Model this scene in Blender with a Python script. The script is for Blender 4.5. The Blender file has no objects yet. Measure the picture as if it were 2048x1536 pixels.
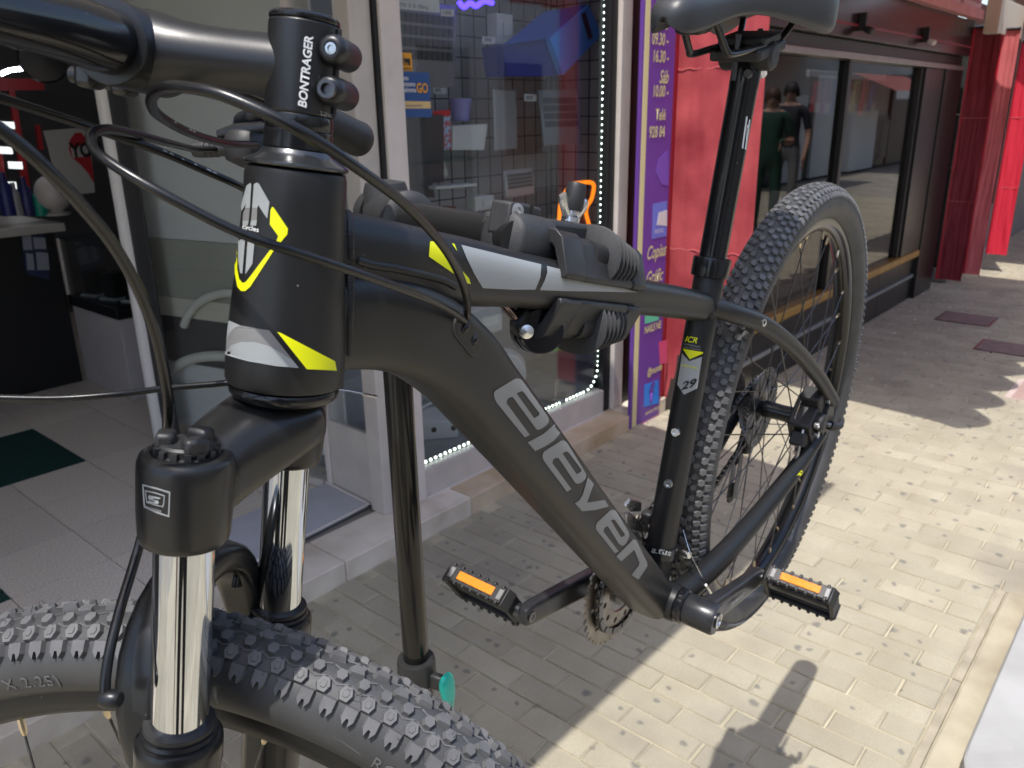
import bpy, bmesh, math, random
from mathutils import Vector, Matrix, noise
from mathutils.bvhtree import BVHTree
from mathutils.geometry import tessellate_polygon
random.seed(7)
scn = bpy.context.scene
COL = scn.collection
R_ = math.radians

# ------------------------------------------------------------------ camera
# world axes: X along the street (away), Y towards the shop fronts, Z up (metres)
CAM = Vector((0, 0, 1.45))
RIGHT = Vector((0.6517579, -0.7582467, -0.0165408))
UP = Vector((0.2521348, 0.1960528, 0.9476241))
BACK = Vector((-0.7152899, -0.6217920, 0.3189593))
F_PX = 1608.8
cd = bpy.data.cameras.new('camera')
cam = bpy.data.objects.new('camera', cd)
COL.objects.link(cam)
m = Matrix.Identity(4)
for i in range(3):
    m[i][0], m[i][1], m[i][2], m[i][3] = RIGHT[i], UP[i], BACK[i], CAM[i]
cam.matrix_world = m
cd.sensor_width = 36.0
cd.lens = F_PX / 2048 * 36.0
cd.clip_start = 0.01
cd.clip_end = 400
cd.dof.use_dof = True
cd.dof.focus_distance = 0.62
cd.dof.aperture_fstop = 17.0
scn.camera = cam

# ------------------------------------------------------------------ world, sun, exposure
SUN = Vector((-0.3352, -0.1053, 0.9362)).normalized()
w = bpy.data.worlds.new('World'); scn.world = w; w.use_nodes = True
nt = w.node_tree; nt.nodes.clear()
sky = nt.nodes.new('ShaderNodeTexSky'); sky.sky_type = 'NISHITA'; sky.sun_disc = False
sky.sun_elevation = math.asin(SUN.z)
sky.sun_rotation = math.atan2(SUN.x, SUN.y)
sky.air_density = 1.0; sky.dust_density = 2.0; sky.ozone_density = 1.0
bg = nt.nodes.new('ShaderNodeBackground'); bg.inputs[1].default_value = 0.15
wo = nt.nodes.new('ShaderNodeOutputWorld')
nt.links.new(sky.outputs[0], bg.inputs[0]); nt.links.new(bg.outputs[0], wo.inputs[0])
sl = bpy.data.lights.new('sun', 'SUN'); sl.energy = 2.45; sl.angle = R_(0.53); sl.color = (1.0, 0.965, 0.91)
so = bpy.data.objects.new('sun', sl); COL.objects.link(so)
so.rotation_euler = (-SUN).to_track_quat('-Z', 'Y').to_euler()
so.location = (0, 0, 12)
vs = scn.view_settings
vs.view_transform = 'Standard'; vs.look = 'None'; vs.gamma = 1.0; vs.exposure = 0.90; vs.use_curve_mapping = False
try:
    scn.cycles.max_bounces = 8; scn.cycles.transparent_max_bounces = 12; scn.cycles.caustics_reflective = False
    scn.cycles.caustics_refractive = False
except Exception:
    pass

# ------------------------------------------------------------------ picture -> place (2048 px wide photograph)
def ray(px, py):
    return RIGHT * ((px - 1024) / F_PX) - UP * ((py - 768) / F_PX) - BACK
def onX(px, py, v): d = ray(px, py); return CAM + d * ((v - CAM.x) / d.x)
def onY(px, py, v): d = ray(px, py); return CAM + d * ((v - CAM.y) / d.y)
def onZ(px, py, v): d = ray(px, py); return CAM + d * ((v - CAM.z) / d.z)
def atD(px, py, dep): return CAM + ray(px, py) * dep
def proj(P):
    v = Vector(P) - CAM; z = -v.dot(BACK)
    return (1024 + F_PX * v.dot(RIGHT) / z, 768 - F_PX * v.dot(UP) / z, z)

# ------------------------------------------------------------------ materials
MATS = {}
def pm(name, col, rough=0.5, metal=0.0, var=0.0, vs_=8.0, bump=0.0, bs=60.0, spec=0.5, coat=0.0, emit=None, es=0.0,
       col2=None, thr=None, sheen=0.0, rv=0.0, coord='Object', objvar=0.0, aniso=None):
    """Principled material with procedural colour variation, bump and roughness variation."""
    if name in MATS: return MATS[name]
    mt = bpy.data.materials.new(name); mt.use_nodes = True
    n = mt.node_tree; b = n.nodes['Principled BSDF']; L = n.links
    b.inputs['Base Color'].default_value = (*col, 1); b.inputs['Roughness'].default_value = rough
    b.inputs['Metallic'].default_value = metal; b.inputs['Specular IOR Level'].default_value = spec
    if coat: b.inputs['Coat Weight'].default_value = coat; b.inputs['Coat Roughness'].default_value = 0.12
    if sheen: b.inputs['Sheen Weight'].default_value = sheen
    if emit: b.inputs['Emission Color'].default_value = (*emit, 1); b.inputs['Emission Strength'].default_value = es
    tc = n.nodes.new('ShaderNodeTexCoord')
    if var or col2 or rv:
        no = n.nodes.new('ShaderNodeTexNoise'); no.inputs['Scale'].default_value = vs_; no.inputs['Detail'].default_value = 6
        L.new(tc.outputs[coord], no.inputs['Vector'])
        ra = n.nodes.new('ShaderNodeValToRGB')
        a = [max(0, c * (1 - var)) for c in col]; c2 = col2 or [min(1, c * (1 + var)) for c in col]
        ra.color_ramp.elements[0].color = (*a, 1); ra.color_ramp.elements[1].color = (*c2, 1)
        lo, hi = thr or (0.3, 0.7)
        ra.color_ramp.elements[0].position = lo; ra.color_ramp.elements[1].position = hi
        L.new(no.outputs['Fac'], ra.inputs[0])
        out = ra.outputs[0]
        if objvar:
            oi = n.nodes.new('ShaderNodeObjectInfo')
            hs = n.nodes.new('ShaderNodeHueSaturation')
            mr = n.nodes.new('ShaderNodeMapRange'); mr.inputs['To Min'].default_value = 1 - objvar; mr.inputs['To Max'].default_value = 1 + objvar
            L.new(oi.outputs['Random'], mr.inputs['Value']); L.new(mr.outputs[0], hs.inputs['Value']); L.new(out, hs.inputs['Color']); out = hs.outputs[0]
        L.new(out, b.inputs['Base Color'])
        if rv:
            mr = n.nodes.new('ShaderNodeMapRange'); mr.inputs['To Min'].default_value = max(0.02, rough - rv); mr.inputs['To Max'].default_value = min(1, rough + rv)
            no2 = n.nodes.new('ShaderNodeTexNoise'); no2.inputs['Scale'].default_value = vs_ * 2.7; no2.inputs['Detail'].default_value = 4
            L.new(tc.outputs[coord], no2.inputs['Vector'])
            L.new(no2.outputs['Fac'], mr.inputs['Value']); L.new(mr.outputs[0], b.inputs['Roughness'])
    if bump:
        nb = n.nodes.new('ShaderNodeTexNoise'); nb.inputs['Scale'].default_value = bs; nb.inputs['Detail'].default_value = 5
        L.new(tc.outputs[coord], nb.inputs['Vector'])
        bu = n.nodes.new('ShaderNodeBump'); bu.inputs['Strength'].default_value = bump; bu.inputs['Distance'].default_value = 0.002
        L.new(nb.outputs['Fac'], bu.inputs['Height']); L.new(bu.outputs[0], b.inputs['Normal'])
    MATS[name] = mt
    return mt

def glass(name, tint=(1, 1, 1), ior=1.5, rough=0.0):
    if name in MATS: return MATS[name]
    mt = bpy.data.materials.new(name); mt.use_nodes = True; n = mt.node_tree; n.nodes.clear(); L = n.links
    fr = n.nodes.new('ShaderNodeFresnel'); ge = n.nodes.new('ShaderNodeNewGeometry'); mr = n.nodes.new('ShaderNodeMapRange')
    mr.inputs['To Min'].default_value = ior; mr.inputs['To Max'].default_value = 1 / ior; L.new(ge.outputs['Backfacing'], mr.inputs['Value']); L.new(mr.outputs[0], fr.inputs[0])
    tr = n.nodes.new('ShaderNodeBsdfTransparent'); tr.inputs[0].default_value = (*tint, 1)
    gl = n.nodes.new('ShaderNodeBsdfGlossy'); gl.inputs['Roughness'].default_value = rough
    mx = n.nodes.new('ShaderNodeMixShader'); o = n.nodes.new('ShaderNodeOutputMaterial')
    L.new(fr.outputs[0], mx.inputs[0]); L.new(tr.outputs[0], mx.inputs[1]); L.new(gl.outputs[0], mx.inputs[2]); L.new(mx.outputs[0], o.inputs[0])
    MATS[name] = mt
    return mt

def canvas(name, col, trans=.3):
    """woven awning cloth: diffuse with light coming through"""
    if name in MATS: return MATS[name]
    mt = bpy.data.materials.new(name); mt.use_nodes = True; n = mt.node_tree; n.nodes.clear(); L = n.links
    tc = n.nodes.new('ShaderNodeTexCoord'); no = n.nodes.new('ShaderNodeTexNoise'); no.inputs['Scale'].default_value = 5; no.inputs['Detail'].default_value = 6; L.new(tc.outputs['Object'], no.inputs['Vector'])
    ra = n.nodes.new('ShaderNodeValToRGB'); ra.color_ramp.elements[0].color = (*[c * .85 for c in col], 1); ra.color_ramp.elements[1].color = (*[min(1, c * 1.12) for c in col], 1); L.new(no.outputs['Fac'], ra.inputs[0])
    d = n.nodes.new('ShaderNodeBsdfDiffuse'); t = n.nodes.new('ShaderNodeBsdfTranslucent'); mx = n.nodes.new('ShaderNodeMixShader'); mx.inputs[0].default_value = trans; o = n.nodes.new('ShaderNodeOutputMaterial')
    L.new(ra.outputs[0], d.inputs[0]); L.new(ra.outputs[0], t.inputs[0]); L.new(d.outputs[0], mx.inputs[1]); L.new(t.outputs[0], mx.inputs[2]); L.new(mx.outputs[0], o.inputs[0])
    MATS[name] = mt
    return mt

def paver_mat():
    mt = bpy.data.materials.new('concrete_paver'); mt.use_nodes = True; n = mt.node_tree; L = n.links; b = n.nodes['Principled BSDF']
    geo = n.nodes.new('ShaderNodeNewGeometry')
    def noise(sc, det=6, off=0.0):
        t = n.nodes.new('ShaderNodeTexNoise'); t.inputs['Scale'].default_value = sc; t.inputs['Detail'].default_value = det
        if off:
            mp = n.nodes.new('ShaderNodeMapping'); mp.inputs['Location'].default_value = (off, off * 1.3, 0); L.new(geo.outputs['Position'], mp.inputs[0]); L.new(mp.outputs[0], t.inputs['Vector'])
        else: L.new(geo.outputs['Position'], t.inputs['Vector'])
        return t
    def ramp(src, lo, hi, c0, c1):
        r = n.nodes.new('ShaderNodeValToRGB'); r.color_ramp.elements[0].position = lo; r.color_ramp.elements[1].position = hi
        r.color_ramp.elements[0].color = (*c0, 1); r.color_ramp.elements[1].color = (*c1, 1); L.new(src, r.inputs[0]); return r.outputs[0]
    def mix(fac, a, c, mode='MIX'):
        x = n.nodes.new('ShaderNodeMix'); x.data_type = 'RGBA'; x.blend_type = mode
        if isinstance(fac, float): x.inputs[0].default_value = fac
        else: L.new(fac, x.inputs[0])
        L.new(a, x.inputs[6])
        if isinstance(c, tuple): x.inputs[7].default_value = (*c, 1)
        else: L.new(c, x.inputs[7])
        return x.outputs[2]
    base = ramp(noise(5.5).outputs['Fac'], .3, .72, (.365, .326, .240), (.440, .402, .305))
    oi = n.nodes.new('ShaderNodeObjectInfo'); at = n.nodes.new('ShaderNodeAttribute'); at.attribute_name = 'tone'
    ad = n.nodes.new('ShaderNodeMath'); ad.operation = 'ADD'; L.new(oi.outputs['Random'], ad.inputs[0]); L.new(at.outputs['Fac'], ad.inputs[1])
    fr = n.nodes.new('ShaderNodeMath'); fr.operation = 'FRACT'; L.new(ad.outputs[0], fr.inputs[0])
    hs = n.nodes.new('ShaderNodeHueSaturation'); mr = n.nodes.new('ShaderNodeMapRange'); mr.inputs['To Min'].default_value = .89; mr.inputs['To Max'].default_value = 1.06
    L.new(fr.outputs[0], mr.inputs['Value']); L.new(mr.outputs[0], hs.inputs['Value']); L.new(base, hs.inputs['Color'])
    c = hs.outputs[0]
    # fine grit
    c = mix(ramp(noise(240, 3).outputs['Fac'], .42, .62, (0, 0, 0), (.22, .22, .22)), c, (.22, .20, .16))
    # broad worn stains
    c = mix(ramp(noise(2.1, 5, 3.7).outputs['Fac'], .55, .75, (0, 0, 0), (.75, .75, .75)), c, (.235, .21, .175))
    # chewing gum spots
    for sc, th, off in ((7.5, .05, 0.0), (13.0, .055, 5.3)):
        v = n.nodes.new('ShaderNodeTexVoronoi'); v.inputs['Scale'].default_value = sc; v.voronoi_dimensions = '2D'
        mp = n.nodes.new('ShaderNodeMapping'); mp.inputs['Location'].default_value = (off, off * .7, 0); L.new(geo.outputs['Position'], mp.inputs[0])
        ds = n.nodes.new('ShaderNodeVectorMath'); ds.operation = 'ADD'
        ns = noise(30, 2); sc_ = n.nodes.new('ShaderNodeVectorMath'); sc_.operation = 'SCALE'; sc_.inputs['Scale'].default_value = .028; L.new(ns.outputs['Color'], sc_.inputs[0])
        L.new(mp.outputs[0], ds.inputs[0]); L.new(sc_.outputs[0], ds.inputs[1]); L.new(ds.outputs[0], v.inputs['Vector'])
        keep = n.nodes.new('ShaderNodeMath'); keep.operation = 'GREATER_THAN'; keep.inputs[1].default_value = .70
        sx = n.nodes.new('ShaderNodeSeparateColor'); L.new(v.outputs['Color'], sx.inputs[0]); L.new(sx.outputs[0], keep.inputs[0])
        spot = ramp(v.outputs['Distance'], th * 1.1, th * 2.4, (.62, .62, .62), (0, 0, 0))
        mu = n.nodes.new('ShaderNodeMath'); mu.operation = 'MULTIPLY'; L.new(spot, mu.inputs[0]); L.new(keep.outputs[0], mu.inputs[1])
        c = mix(mu.outputs[0], c, (.11, .115, .115))
    L.new(c, b.inputs['Base Color']); b.inputs['Roughness'].default_value = .85; b.inputs['Specular IOR Level'].default_value = .3
    bu = n.nodes.new('ShaderNodeBump'); bu.inputs['Strength'].default_value = .35; bu.inputs['Distance'].default_value = .003
    L.new(noise(120, 6).outputs['Fac'], bu.inputs['Height']); L.new(bu.outputs[0], b.inputs['Normal'])
    MATS['paver'] = mt
    return mt

def dust(mt, scale=130, amt=.5, keep_=.86):
    """sparse pale dust specks over a paint"""
    n = mt.node_tree; L = n.links; b = n.nodes['Principled BSDF']; src = b.inputs['Base Color'].links[0].from_socket
    tc = n.nodes.new('ShaderNodeTexCoord'); v = n.nodes.new('ShaderNodeTexVoronoi'); v.inputs['Scale'].default_value = scale; L.new(tc.outputs['Object'], v.inputs['Vector'])
    r = n.nodes.new('ShaderNodeValToRGB'); r.color_ramp.elements[0].position = .045; r.color_ramp.elements[1].position = .075; r.color_ramp.elements[0].color = (amt, amt, amt, 1); r.color_ramp.elements[1].color = (0, 0, 0, 1); L.new(v.outputs['Distance'], r.inputs[0])
    sx = n.nodes.new('ShaderNodeSeparateColor'); L.new(v.outputs['Color'], sx.inputs[0]); k = n.nodes.new('ShaderNodeMath'); k.operation = 'GREATER_THAN'; k.inputs[1].default_value = keep_; L.new(sx.outputs[0], k.inputs[0])
    m_ = n.nodes.new('ShaderNodeMath'); m_.operation = 'MULTIPLY'; L.new(r.outputs[0], m_.inputs[0]); L.new(k.outputs[0], m_.inputs[1])
    x = n.nodes.new('ShaderNodeMix'); x.data_type = 'RGBA'; L.new(m_.outputs[0], x.inputs[0]); L.new(src, x.inputs[6]); x.inputs[7].default_value = (.42, .41, .39, 1); L.new(x.outputs[2], b.inputs['Base Color'])
BLK = pm('satin_black_paint', (.0130, .0134, .0140), .40, 0, .10, 6, .012, 900, spec=.45)
GLOSSB = pm('gloss_black_paint', (.010, .0105, .012), .17, 0, .1, 8)
CROWNB = pm('fork_black_paint', (.0115, .0118, .0125), .29, 0, .08, 6)
dust(BLK); dust(GLOSSB, 120, .4, .9); dust(CROWNB, 140, .45, .88)
STEMB = pm('stem_black_paint', (.010, .0106, .012), .36, 0, .15, 12, .02, 600, spec=.6)
dust(STEMB, 150, .4, .8)
RUB = pm('tyre_rubber', (.055, .056, .058), .50, 0, .22, 26, .05, 500, rv=.08)
RUBK = pm('tread_rubber', (.115, .115, .118), .55, 0, .25, 40, .06, 700, rv=.08)
CHROME = pm('chrome_stanchion', (.60, .635, .675), .06, 1, .04, 5)
STEEL = pm('brushed_steel', (.55, .55, .54), .26, 1, .12, 40, rv=.08)
DSTEEL = pm('dark_steel', (.13, .13, .135), .34, 1, .3, 40, rv=.1)
ZINC = pm('zinc_plated', (.80, .81, .82), .28, 1, .12, 50, rv=.08)
ALU = pm('anodised_black', (.02, .021, .024), .3, .35, .2, 30, rv=.07)
PLAS = pm('black_plastic', (.022, .022, .023), .48, 0, .2, 60, .10, 420)
PLASG = pm('grained_plastic', (.034, .035, .037), .50, 0, .18, 300, .3, 1100)
CABLE = pm('cable_housing', (.008, .0083, .009), .27, 0, .15, 30, .02, 900)
YEL = pm('decal_fluo_yellow', (.80, .83, .004), .42, 0, .03, 10)
SIL = pm('decal_silver', (.335, .355, .36), .40, .0, .05, 12)
LETT = pm('moulded_letter', (.12, .12, .125), .45)
GRYD = pm('decal_grey', (.215, .212, .21), .42, 0, .06, 12)
GRYT = pm('decal_text_grey', (.24, .245, .24), .45, 0, .05, 12)
BLKD = pm('decal_black', (.012, .012, .013), .40)
WHT = pm('print_white', (.72, .73, .73), .5, 0, .03, 20)
ORNG = pm('reflector_orange', (.92, .27, .004), .22, 0, .08, 90, .7, 900, coat=.6)

# ------------------------------------------------------------------ mesh builder
class MB:
    def __init__(s): s.v = []; s.f = []
    def add(s, vs_, fs):
        o = len(s.v); s.v += [Vector(p) for p in vs_]; s.f += [tuple(i + o for i in q) for q in fs]; return s
    def box(s, c, d, M=None):
        hx, hy, hz = d[0] / 2, d[1] / 2, d[2] / 2; c = Vector(c)
        P = [Vector((x, y, z)) for x in (-hx, hx) for y in (-hy, hy) for z in (-hz, hz)]
        P = [(M @ p if M else p) + c for p in P]
        return s.add(P, [(0, 1, 3, 2), (4, 6, 7, 5), (0, 4, 5, 1), (2, 3, 7, 6), (0, 2, 6, 4), (1, 5, 7, 3)])
    def span(s, a, b): 
        a = Vector(a); b = Vector(b); return s.box((a + b) / 2, [abs(b[i] - a[i]) for i in range(3)])
    def rings(s, rings, closed=False, cap=True, loop=True):
        o = len(s.v); n = len(rings[0])
        for r in rings: s.v += [Vector(p) for p in r]
        k = len(rings)
        for i in range(k if closed else k - 1):
            for j in range(n if loop else n - 1):
                a = o + i * n + j; b_ = o + i * n + (j + 1) % n; c = o + ((i + 1) % k) * n + (j + 1) % n; d = o + ((i + 1) % k) * n + j
                s.f.append((a, b_, c, d))
        if cap and not closed:
            s.f.append(tuple(o + j for j in range(n))[::-1]); s.f.append(tuple(o + (k - 1) * n + j for j in range(n)))
        return s
    def tube(s, pts, r, n=12, cap=True, closed=False, squash=None):
        pts = [Vector(p) for p in pts]; K = len(pts)
        rr = r if isinstance(r, (list, tuple)) else [r] * K
        T = []
        for i in range(K):
            if closed: t = pts[(i + 1) % K] - pts[i - 1]
            else: t = pts[min(i + 1, K - 1)] - pts[max(i - 1, 0)]
            T.append(t.normalized())
        u = T[0].orthogonal().normalized(); rg = []
        for i in range(K):
            if i: u = (u - T[i] * u.dot(T[i])).normalized()
            v = T[i].cross(u)
            rg.append([pts[i] + (u * math.cos(2 * math.pi * j / n) + v * math.sin(2 * math.pi * j / n)) * rr[i] for j in range(n)])
        return s.rings(rg, closed, cap)
    def lathe(s, prof, o, axis, n=32, ref=None, a0=0.0, a1=2 * math.pi):
        """prof: (radius, height) along axis from o"""
        axis = Vector(axis).normalized(); o = Vector(o); u = (Vector(ref) if ref else axis.orthogonal()); u = (u - axis * u.dot(axis)).normalized(); v = axis.cross(u)
        full = abs(a1 - a0 - 2 * math.pi) < 1e-6; st = n if full else n + 1
        rg = [[o + axis * h + (u * math.cos(a0 + (a1 - a0) * j / n) + v * math.sin(a0 + (a1 - a0) * j / n)) * max(r, 1e-6) for j in range(st)] for r, h in prof]
        return s.rings(rg, False, full, full)
    def prism(s, poly, M, h0, h1, taper=1.0):
        """poly in local xy, extruded local z h0..h1 (closed solid)"""
        n = len(poly); cx = sum(p[0] for p in poly) / n; cy = sum(p[1] for p in poly) / n
        A = [M @ Vector((p[0], p[1], h0)) for p in poly]
        B = [M @ Vector((cx + (p[0] - cx) * taper, cy + (p[1] - cy) * taper, h1)) for p in poly]
        return s.rings([A, B])
    def bm(s):
        me = bpy.data.meshes.new('tmp'); me.from_pydata([tuple(p) for p in s.v], [], s.f); b = bmesh.new(); b.from_mesh(me); bpy.data.meshes.remove(me); return b
    def mesh(s, name, mat, smooth=35, M=None, fixn=True):
        me = bpy.data.meshes.new(name)
        me.from_pydata([tuple(M @ p) if M else tuple(p) for p in s.v], [], s.f)
        if fixn:
            b = bmesh.new(); b.from_mesh(me); bmesh.ops.recalc_face_normals(b, faces=b.faces); b.to_mesh(me); b.free()
        if mat: me.materials.append(mat)
        if smooth:
            me.polygons.foreach_set('use_smooth', [True] * len(me.polygons))
            me.set_sharp_from_angle(angle=R_(smooth))
        return me
    def build(s, name, mat, parent=None, smooth=35, bevel=0, M=None, seg=2, sub=0, fixn=True):
        o = bpy.data.objects.new(name, s.mesh(name, mat, smooth, M, fixn)); COL.objects.link(o)
        if parent is not None: o.parent = parent
        if bevel:
            b = o.modifiers.new('bevel', 'BEVEL'); b.width = bevel; b.segments = seg; b.limit_method = 'ANGLE'; b.angle_limit = R_(40); b.harden_normals = False
        if sub:
            q = o.modifiers.new('subdivision', 'SUBSURF'); q.levels = sub; q.render_levels = sub
        return o
def link(name, me, parent=None, M=None):
    o = bpy.data.objects.new(name, me); COL.objects.link(o)
    if parent is not None: o.parent = parent
    if M is not None: o.matrix_local = M
    return o
def tag(o, label=None, cat=None, group=None, kind=None):
    if label: o['label'] = label
    if cat: o['category'] = cat
    if group: o['group'] = group
    if kind: o['kind'] = kind
    return o
def thing(name, label, cat, loc=(0, 0, 0), group=None):
    o = bpy.data.objects.new(name, None); COL.objects.link(o); o.empty_display_size = .1; o.location = loc
    return tag(o, label, cat, group)
def bez(pts, n=14):
    """Catmull-Rom through points"""
    P = [Vector(p) for p in pts]; P = [P[0] * 2 - P[1]] + P + [P[-1] * 2 - P[-2]]; out = []
    for i in range(1, len(P) - 2):
        for k in range(n):
            t = k / n; a, b, c, d = P[i - 1], P[i], P[i + 1], P[i + 2]
            out.append(.5 * ((2 * b) + (c - a) * t + (2 * a - 5 * b + 4 * c - d) * t * t + (3 * b - a - 3 * c + d) * t ** 3))
    return out + [P[-2]]
def super_ring(c, e1, e2, a, b, p=2.6, n=32):
    r = []
    for j in range(n):
        t = 2 * math.pi * j / n; x, y = math.cos(t), math.sin(t)
        r.append(Vector(c) + Vector(e1) * (a * math.copysign(abs(x) ** (2 / p), x)) + Vector(e2) * (b * math.copysign(abs(y) ** (2 / p), y)))
    return r
_txt = {}
def text_mesh(s, size=1.0, shear=0.0, outline=0.0, align='LEFT', extrude=0.0, space=1.0, bold=0.0):
    cu = bpy.data.curves.new('lettering', 'FONT'); cu.body = s; cu.size = size; cu.shear = shear; cu.align_x = align; cu.extrude = extrude; cu.space_character = space; cu.offset = bold
    cu.resolution_u = 3
    if outline: cu.fill_mode = 'NONE'; cu.bevel_depth = outline; cu.bevel_resolution = 0
    ob = bpy.data.objects.new('lettering', cu); COL.objects.link(ob)
    dg = bpy.context.evaluated_depsgraph_get(); me = bpy.data.meshes.new_from_object(ob.evaluated_get(dg))
    bpy.data.objects.remove(ob); bpy.data.curves.remove(cu)
    return me
def text_on(s, size, mat, fn, name, parent, **k):
    """lettering mapped by fn((u,v,w)) -> point"""
    me = text_mesh(s, size, **k)
    if not me.vertices: return None
    for v in me.vertices: v.co = fn(v.co)
    me.materials.clear(); me.materials.append(mat); me.name = name
    return link(name, me, parent)
# ================================================================== SETTING
def struct(name, mb, mat, bevel=0, smooth=0, **k):
    o = mb.build(name, mat, None, smooth, bevel, **k); o['kind'] = 'structure'; return o
SAND = pm('joint_sand', (.43, .385, .28), .95, 0, .25, 9, .3, 200)
gm = pm('street_subsoil', (.30, .27, .22), .95, 0, .2, 3)
struct('ground', MB().span((-60, -60, -.2), (140, 60, -.05)), gm)
# pavement: sand bed and pavers laid across the street (stretcher bond)
PX0, PY0, PPX, PPY = 1.3995, .886, .0785, .2
pav = struct('pavement', MB().span((-3.2, -3.4, -.05), (14.5, 1.935, -.0058)), SAND)
PAV = paver_mat()
def brick_mb(l=.1950, w_=.0738, ch=.0042):
    mb = MB(); rg = []
    for z, i in ((-.03, 0), (-ch, 0), (0, ch)):
        rg.append([Vector((sx * (w_ / 2 - i), sy * (l / 2 - i), z)) for sx, sy in ((-1, -1), (1, -1), (1, 1), (-1, 1))])
    return mb.rings(rg)
bme = brick_mb().mesh('brick', PAV, 0)
cells = []
for i in range(-58, 168):
    x = PX0 + (i + .5) * PPX; sh = (i % 2) * .5 * PPY
    for j in range(-21, 6):
        y = PY0 + sh + (j - .5) * PPY
        y0, y1 = y - PPY / 2, y + PPY / 2
        if y0 > 1.90 or y < -3.3: continue
        y1 = min(y1, 1.932)
        if x < 2.66 and y0 < .29 and y1 > -1.2:      # bricks cut against the footing of the planter
            if y1 < .325: continue
            y0 = .2915
        cut = (y1 - y0) / PPY; y = (y0 + y1) / 2
        p = proj((x, y, 0)) if (Vector((x, y, 0)) - CAM).dot(-BACK) > .2 else (-1, -1, 99)
        vis = -60 < p[0] < 2108 and -60 < p[1] < 1600
        cells.append((0 if vis else 1, p[2] if vis else 99 + x, x, y, cut))
cells.sort()
rnd = random.Random(5); rest = MB(); tones = []
for k, (nv, dd, x, y, cut) in enumerate(cells):
    dz = rnd.uniform(-.0014, .0014); rz = rnd.gauss(0, .006); jx, jy = rnd.gauss(0, .0009), rnd.gauss(0, .0013)
    if k < 300 and not nv:
        o = link('brick', bme if cut > .99 else brick_mb(.1950 * cut - .005 * (1 - cut)).mesh('brick', PAV, 0), pav); o.location = (x + jx, y + (jy if cut > .99 else 0), dz); o.rotation_euler = (rnd.gauss(0, .004), rnd.gauss(0, .004), rz)
    else:
        M_ = Matrix.Translation((x + jx, y + jy, dz)) @ Matrix.Rotation(rz, 4, 'Z'); b = brick_mb() if cut > .99 else brick_mb(.1950 * cut - .005 * (1 - cut)); rest.add([M_ @ v for v in b.v], b.f); tones += [rnd.random()] * len(b.v)
ro_ = rest.build('paver_field', PAV, pav, 0, fixn=False); ro_['kind'] = 'stuff'
at_ = ro_.data.attributes.new('tone', 'FLOAT', 'POINT'); at_.data.foreach_set('value', tones)
# cut pavers along the footing edge line
KERB = pm('footing_concrete', (.37, .325, .235), .9, 0, .16, 7, .5, 90, col2=(.46, .415, .31), coord='Object')
struct('planter_footing', MB().span((-2.5, -1.1, -.05), (2.648, .262, .004)), KERB, bevel=.004)
for k in range(9):
    struct('edge_kerb', MB().span((-2.3 + k * .55, .266, -.05), (-2.3 + k * .55 + .545, .289, .006)), pm('kerb_mortar', (.34, .30, .225), .9, 0, .2, 12, .3, 90), bevel=.003)
# white rendered planter, its flank beside the footing
wp = MB(); pts = []
cx0, cx1, cy0, cy1, rr = 1.55, 5.2, -.95, .195, .22
for (ccx, ccy, a0) in ((cx1 - rr, cy1 - rr, 0), (cx0 + rr, cy1 - rr, 90), (cx0 + rr, cy0 + rr, 180), (cx1 - rr, cy0 + rr, 270)):
    for k in range(9): a = R_(a0 + 90 * k / 8); pts.append((ccx + rr * math.cos(a), ccy + rr * math.sin(a)))
wpm = pm('white_render', (.34, .34, .332), .85, 0, .06, 6, .8, 24, col2=(.40, .40, .392))
planter = thing('planter', 'long white rendered planter with rounded corner at the street edge', 'planter', (2.2, -.3, 0))
def ins(f): 
    c = ((cx0 + cx1) / 2, (cy0 + cy1) / 2); return [(x - math.copysign(min(abs(x - c[0]), f), x - c[0]), y - math.copysign(min(abs(y - c[1]), f), y - c[1])) for x, y in pts]
rg = [[Vector((x, y, z)) for x, y in ins(f)] for f, z in ((0, .004), (.001, .05), (.003, .068), (.009, .074), (.30, .076), (.31, .070), (.315, .05))]
wv = MB().rings(rg); pw = wv.build('planter_wall', wpm, planter, 40, M=Matrix.Translation((-2.2, .3, 0)))
MB().rings([[Vector((x, y, z)) for x, y in ins(.32)] for z in (.03, .06)]).build('planter_soil', pm('soil', (.07, .05, .035), .95, 0, .3, 30, .6, 60), planter, 0, M=Matrix.Translation((-2.2, .3, 0)))
# drain covers and grate let into the paving
CI = pm('cover_red_brown', (.20, .135, .12), .75, 0, .2, 16, .4, 200)
def cover(x0, x1, y0, y1, label):
    t_ = thing('drain_cover', label, 'drain cover', ((x0 + x1) / 2, (y0 + y1) / 2, 0), 'reddish covers in the paving'); cx, cy = t_.location.x, t_.location.y
    o_ = Matrix.Translation((-cx, -cy, 0))
    MB().span((x0, y0, -.02), (x1, y1, .003)).build('cover_frame', DSTEEL, t_, 0, M=o_)
    MB().span((x0 + .012, y0 + .012, -.01), (x1 - .012, y1 - .012, .006)).build('cover_plate', CI, t_, 0, .002, M=o_)
cover(6.20, 6.53, 1.03, 1.38, 'reddish brown drain cover in shaded paving, the one nearer the dark shopfront')
cover(5.54, 5.84, .62, .99, 'reddish brown drain cover in shaded paving, the one nearer the street')
gt = thing('drain_grate', 'pinkish slotted drain grate at the right edge of the paving', 'grate', (4.85, .45, 0))
MB().span((4.66 - 4.85, -.24, -.02), (5.05 - 4.85, .20, .0035)).build('grate_frame', pm('grate_stone', (.50, .40, .36), .8, 0, .1, 20), gt, 0)
for k in range(14): MB().span((-.175 + k * .026, -.21, -.004), (-.175 + k * .026 + .015, .17, .008)).build('grate_bar', pm('grate_bar_pink', (.42, .29, .26), .7, 0, .1, 30), gt, 0, .002)
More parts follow.
